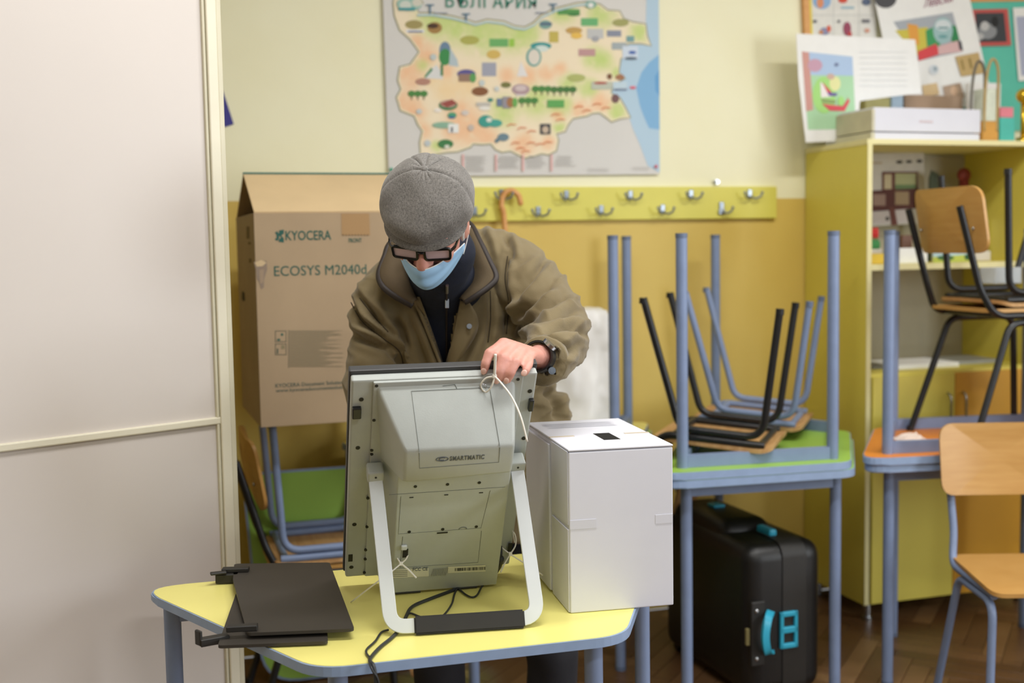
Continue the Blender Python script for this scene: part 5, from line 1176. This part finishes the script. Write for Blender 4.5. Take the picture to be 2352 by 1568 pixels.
# folded drawing sheet
flat('childrens_drawing', 'white folded sheet with a child\'s crayon drawing, at the left corner of the cupboard top', 'drawing', [(1829, 77), (2102, 91), (2117, 214), (2062, 220), (1975, 232), (1968, 322), (1851, 327), (1834, 180)], cpY+.262, m_paper, .002,
     [([(1842, 118), (1958, 130), (1964, 250), (1960, 296), (1856, 298)], 'b0dab0'), ([(1842, 118), (1958, 130), (1960, 174), (1846, 172)], 'b0c8e6'), ([(1842, 118), (1858, 120), (1868, 252), (1852, 256)], 'cf9a90'), (el(1872, 150, 34, 30), 'c9a0b4'), (el(1893, 218, 54, 86), 'a8dd82'), (el(1918, 192, 26, 34), 'e6e6a8'), (el(1908, 176, 18, 14), 'cfb0a0'), ([(1884, 188), (1900, 200), (1910, 222), (1886, 224)], 'efe9e6'), ([(1888, 188), (1896, 196), (1916, 218), (1904, 220)], 'd24a50'), ([(1900, 212), (1924, 214), (1920, 221), (1904, 220)], '6a5aa0'), ([(1888, 238), (1936, 244), (1948, 226), (1944, 218), (1952, 232), (1940, 255), (1906, 254)], 'dc5560'), ([(1886, 226), (1920, 230), (1918, 238), (1890, 236)], '8fa86a'), (el(1932, 232, 16, 22), 'a8dd82'), (el(1922, 148, 10, 8), '7a86a8')]
     + [(R_(1975, 118+k*13, 2085, 119+k*13), 'dcdfe2') for k in range(7)])
# white flat box on the cupboard
bq = at(2011, 320, 2, Z1); wb = thing('flat_box', 'long flat white cardboard box on top of the cupboard', 'box', TR(bq.x, cpY+.03, Z1, .02))
wbW = at(2254, 300, 1, cpY+.03).x-bq.x; wbH = at(2011, 246, 1, cpY+.03).z-Z1
boxp('box_base', wb, m_white, (wbW/2, .16, .014), (wbW, .32, .028), .002); boxp('box_lid', wb, m_white, (wbW/2, .16, .032+(wbH-.032)/2), (wbW+.004, .324, wbH-.032), .002)
P = Print(); 
for k in range(7): P.poly([Vector((wbW*.42+k*.009, -.0035, wbH*.55)), Vector((wbW*.42+k*.009+.006, -.0035, wbH*.55)), Vector((wbW*.42+k*.009+.006, -.0035, wbH*.62)), Vector((wbW*.42+k*.009, -.0035, wbH*.62))], 'd9c6c8')
P.bm.transform(MW[wb.name]); P.build('faint_lettering', wb)
sb = at(1897, 322, 2, Z1); sW = bq.x-.012-(cpX+.05)
s2 = thing('flat_box_shaded_side', 'shaded left side of the flat white box, a separate block coloured cream', 'box', TR(cpX+.045, cpY+.02, Z1, 0)); boxp('box_base', s2, mat('shaded_white_card', 'cfcab0', .7), (sW/2, .12, .014), (sW, .24, .028), .002); boxp('box_lid', s2, MATS['shaded_white_card'], (sW/2, .12, .032+(wbH-.04)/2), (sW+.004, .244, wbH-.04), .002)  # separate block for the flat box's left side, its beige shading put into the colour
# brown packet, yellow packet and foil roll behind the box
zt = Z1+wbH
def block(name, label, cat, px0, py0, px1, Y, D_, mt, zb=None):
    zb = Z1 if zb is None else zb; p0 = at(px0, py0, 1, Y); p1 = at(px1, py0, 1, Y); q = B(((p0.x+p1.x)/2, Y+D_/2, (zb+p0.z)/2), (p1.x-p0.x, D_, p0.z-zb), .003); return top(name, q, mt, label, cat)
block('paper_packet', 'brown paper packet lying behind the flat white box', 'packet', 2078, 217, 2212, cpY+.362, .05, mat('brown_packet', 'a98f78', .7))
block('paper_packet', 'pale yellow packet behind the cream block on the cupboard', 'packet', 1988, 222, 2046, cpY+.37, .05, mat('yellow_packet', 'd5cd8c', .7))
block('foil_packet', 'shiny blue and white packet between the yellow and brown packets', 'packet', 2048, 216, 2075, cpY+.36, .05, mat('pale_blue_foil', 'bcd6ee', .2, var=.1))
# gift bag with looped handles
gb0 = at(2275, 318, 1, cpY+.14); gg = thing('gift_bag', 'orange and white gift bag with tall cord handles at the right of the flat box', 'bag', TR(gb0.x, cpY+.14, Z1))
bw2 = .052; boxp('bag_base', gg, mat('orange_paper', 'd29a45', .6), (0, .03, .045), (bw2*1.5, .06, .09), .004); boxp('bag_top', gg, mat('pale_print_paper', 'd6dccb', .6, var=.1, scale=40), (0, .03, .155), (bw2*1.5, .058, .13), .004)
m_cord = mat('tan_cord', 'b59a63', .7)
for yy, xo in ((.002, 0), (.058, -.02)):
    q = tube(smooth_path([(-.03+xo, yy, .05), (-.033+xo, yy-.006, .20), (-.022+xo, yy-.01, .30), (.0+xo, yy-.01, .335), (.024+xo, yy-.01, .30), (.03+xo, yy-.006, .2), (.03+xo, yy, .05)], 6), .0055, 8); obj('cord_handle', q, m_cord if yy < .03 else mat('grey_cord', '6f6a60', .7), gg, smooth=True)
tb = at(2318, 300, 1, cpY+.16); q = B((tb.x, cpY+.20, Z1+.055), (.075, .06, .11), .004); top('desk_tidy', q, mat('teal_plastic', '4cbcae', .5), 'teal container beside the gift bag on the cupboard', 'container')
q = B((tb.x, cpY+.20, Z1+.131), (.066, .05, .042), .003); top('card_box', q, mat('pink_card', 'e58493', .6), 'small pink box on the teal container', 'box')
q = B((tb.x+.01, cpY+.33, Z1+.135), (.16, .02, .27), .003); top('paper_folder', q, m_paper, 'white folder standing behind the teal container', 'folder')
q = B((tb.x+.015, cpY+.312, Z1+.22), (.10, .012, .02), .003); top('ribbon', q, mat('crimson_ribbon', 'c84860', .6), 'crimson ribbon across the white folder', 'ribbon')
q = bmesh.new(); ell(q, (tb.x+.085, cpY+.18, Z1+.20), (.03, .03, .03)); cyl(q, (tb.x+.085, cpY+.18, Z1), (tb.x+.085, cpY+.18, Z1+.03), .028, 18); cyl(q, (tb.x+.085, cpY+.18, Z1+.03), (tb.x+.085, cpY+.18, Z1+.18), .01, 14)
top('trophy', q, mat('gold_metal', 'd8b53c', .2, metal=.9), 'small golden trophy at the right edge of the cupboard top', 'trophy', smooth=True)
# ---- inside the cupboard
flat('photo_panel', 'white panel with brown framed photographs standing on the upper shelf', 'photo panel', [(1994, 352), (2122, 350), (2124, 512), (1994, 520)], cpY+.36, mat('panel_white', 'cfcac2', .6), .006,
     [(R_(2000, 372, 2026, 376), 'b7a184'), (el(2066, 372, 16, 8), '45403a'), (el(2088, 371, 15, 7), '45403a'), (el(2112, 370, 14, 8), '45403a'), (R_(2026, 394, 2108, 438), '6a3a34'), (R_(2031, 400, 2048, 434), 'cdbf9e'), (R_(2056, 398, 2104, 434), 'b3b587'), (R_(2056, 424, 2104, 434), '6f8a5e'),
      ([(1996, 438), (2110, 432), (2112, 478), (1998, 486)], '5a2e28'), (R_(2006, 446, 2034, 472), 'a08478'), (R_(2056, 440, 2088, 470), 'a89070'), ([(2000, 488), (2042, 484), (2046, 512), (2006, 514)], 'c9bfbe'), ([(2056, 482), (2094, 480), (2100, 510), (2060, 512)], 'c9bfbe'), ([(2042, 476), (2054, 476), (2062, 516), (2048, 518)], '6a3a30'), (el(2038, 502, 8, 10), '3a3634')])
def tulips(label, px0, px1, py0, py1):
    Y = cpY+.16; a, b_ = at(px0, py1, 1, Y), at(px1, py1, 1, Y); zt2 = at(px0, py0, 1, Y).z; w_ = b_.x-a.x; t = thing('flower_box', label, 'flower box', TR((a.x+b_.x)/2, Y, zs), 'boxes of red paper tulips')
    h_ = zt2-zs; boxp('planter', t, mat('white_planter', 'd9d2c8', .6), (0, .03, h_*.2), (w_, .06, h_*.4), .004)
    for k in range(4):
        x = (k-1.5)*w_/4
        st = obj('stem', C((x, .03, h_*.4), (x, .03, h_*.72), .004, 8), mat('leaf_green', '3c8a4a', .6), t)
        q = bmesh.new(); ell(q, (x+.004, .026, h_*.52), (.010, .004, h_*.13), None, 10, 8); obj('leaf', q, MATS['leaf_green'], t, smooth=True)
        q = bmesh.new(); ell(q, (x, .03, h_*.84), (w_*.13, w_*.13, h_*.17), None, 14, 10); obj('blossom', q, mat('tulip_red', 'cf2f2f', .5), t, smooth=True)
tulips('red tulips in a white box at the left end of the upper shelf', 1998, 2027, 522, 605); tulips('red tulips in a white box just right of the wooden backrest', 2234, 2276, 542, 605)
block('yellow_box', 'low yellow box under the red tulips at the left shelf end', 'box', 1996, 583, 2032, cpY+.08, .06, mat('yellow_card', 'd9b83a', .6), zs)
block('white_box', 'small white box on the front of the upper shelf', 'box', 2066, 570, 2131, cpY+.05, .09, m_paper, zs)
flat('landscape_card', 'landscape picture card standing on the upper shelf beneath the backrest', 'card', [(2142, 556), (2226, 552), (2228, 600), (2144, 603)], cpY+.10, mat('sky_card', 'b4d0de', .6), .003, [([(2142, 590), (2226, 584), (2228, 600), (2144, 603)], 'b8c256'), (el(2172, 592, 40, 12), '3f6a3c'), (el(2222, 590, 14, 14), '2f5a34'), (R_(2176, 568, 2210, 574), '9ccfd6')])
block('brown_bottle', 'brown pot on the upper shelf behind the blue table leg', 'pot', 2072, 540, 2096, cpY+.2, .05, mat('brown_glaze', '6e4a38', .4), zs)
q = bmesh.new(); pf = at(2135, 440, 1, cpY+.3); 
for k in range(7):
    a_ = math.radians(10+k*12); ell(q, pf+Vector((.055*math.cos(a_), 0, .06*math.sin(a_))), (.05, .006, .014), None, 10, 8) if False else chain(q, [pf, pf+Vector((.05*math.cos(a_), 0, .055*math.sin(a_))), pf+Vector((.075*math.cos(a_), 0, .085*math.sin(a_)))], [(.004, .004), (.012, .004), (.006, .003)], 8)
cyl(q, Vector((pf.x, pf.y, zs)), pf, .012, 12); top('leafy_plant', q, mat('dark_leaf', '3f4a35', .6), 'dark green leaf spray standing behind the wooden backrest in the cupboard', 'plant', smooth=True)
q = bmesh.new(); pr = at(2214, 402, 1, cpY+.33); ell(q, pr, (.032, .02, .03)); cyl(q, Vector((pr.x, pr.y, zs)), pr, .02, 14); top('red_figurine', q, mat('dark_red', '8f3a34', .6), 'dark red figurine at the back of the upper shelf', 'figurine', smooth=True)
block('paper_stack', 'pale papers lying on the right part of the upper shelf', 'papers', 2246, 506, 2270, cpY+.26, .03, m_paper, zs)
for k, (x0, x1, yv, h_, mt, lb) in enumerate(((2008, 2145, .10, .012, mat('grey_magazine', '6d6a5c', .5), 'dark magazine lying on the lower shelf at the left'), (2068, 2212, .05, .018, m_paper, 'white stack of papers on the lower shelf behind the blue legs'), (2200, 2308, .07, .014, mat('printed_magazine', '97978e', .5), 'grey magazine on the lower shelf at the right'))):
    p0, p1 = at(x0, 850, 1, cpY+yv).x, at(x1, 850, 1, cpY+yv).x; zz = zd+(.0 if k != 1 else .0); q = B(((p0+p1)/2, cpY+yv+.13+(0, .0, .03)[k], zz+h_/2), ((p1-p0)*(.40 if k == 0 else .98), .22, h_), .002)
    if k == 0: bmesh.ops.translate(q, vec=(-(p1-p0)*.28, 0, 0), verts=q.verts)
    if k == 2: bmesh.ops.translate(q, vec=(.03, 0, 0), verts=q.verts)
    top('magazine' if k != 1 else 'paper_stack', q, mt, lb, 'papers')
# ---- crumpled tissue on the orange table; clear tray on the upper chair
pt_ = at(2085, 1016, 2, U0); q = sheet(lambda u, v: pt_+Vector(((u-.5)*.10, (v-.5)*.07, .010+.020*abs(noise.noise(Vector((u*3.1, v*3.1, 1))))+.012*u*v)), 14, 10, .0015)
top('tissue', q, mat('pinkish_tissue', 'ecd9cc', .8), 'crumpled pinkish tissue on the upturned orange table', 'tissue')
# ---- white plastic sack standing on the tables behind the man
q = bmesh.new(); box(q, (0, 0, 0), (1, 1, 1)); bmesh.ops.subdivide_edges(q, edges=q.edges, cuts=22, use_grid_fill=True)
cA_, cB_ = at(1240, 960, 1, 3.90), at(1398, 713, 1, 3.90); hw_, hh_ = (cB_.x-cA_.x)/2, (cB_.z-U0)/2
for v in q.verts:
    p = v.co*2; zt_ = (p.z+1)/2; k = 1-.10*abs(p.z)**6
    e_ = .26*(1-zt_)**1.5; px_ = p.x*hw_*k*(1-.22*zt_) + .035*zt_
    v.co = Vector((px_, p.y*.085*k*(1-.35*zt_), (p.z)*hh_))
    nz = noise.noise(Vector((v.co.x*13, v.co.y*13, v.co.z*8)))*.018+noise.noise(v.co*32)*.008
    v.co += Vector((p.x*.3, p.y, p.z*.35))*nz
q.transform(Matrix.Translation(((cA_.x+cB_.x)/2, 3.94, U0+hh_+.006))); top('plastic_sack', q, mat('white_plastic', 'eceae6', .4, var=.02), 'crumpled white plastic sack standing on the tables behind the man\'s elbow', 'sack', smooth=True)

ptr = W(2298, 631, 4.02); m_clear = mat('clear_plastic', 'dfe6ea', .1, var=0, alpha=.35)
t = thing('plastic_tray', 'clear plastic tray lying on the upside-down chair at the far right', 'tray', Matrix.Translation(ptr-Vector((0, 0, .03))))
for c_, s_ in (((0, 0, .002), (.11, .08, .004)), ((-.053, 0, .03), (.004, .08, .052)), ((.053, 0, .03), (.004, .08, .052)), ((0, -.038, .03), (.102, .004, .052)), ((0, .038, .03), (.102, .004, .052))): boxp('tray_side' if c_[2] > .01 else 'tray_base', t, m_clear, c_, s_, .001)
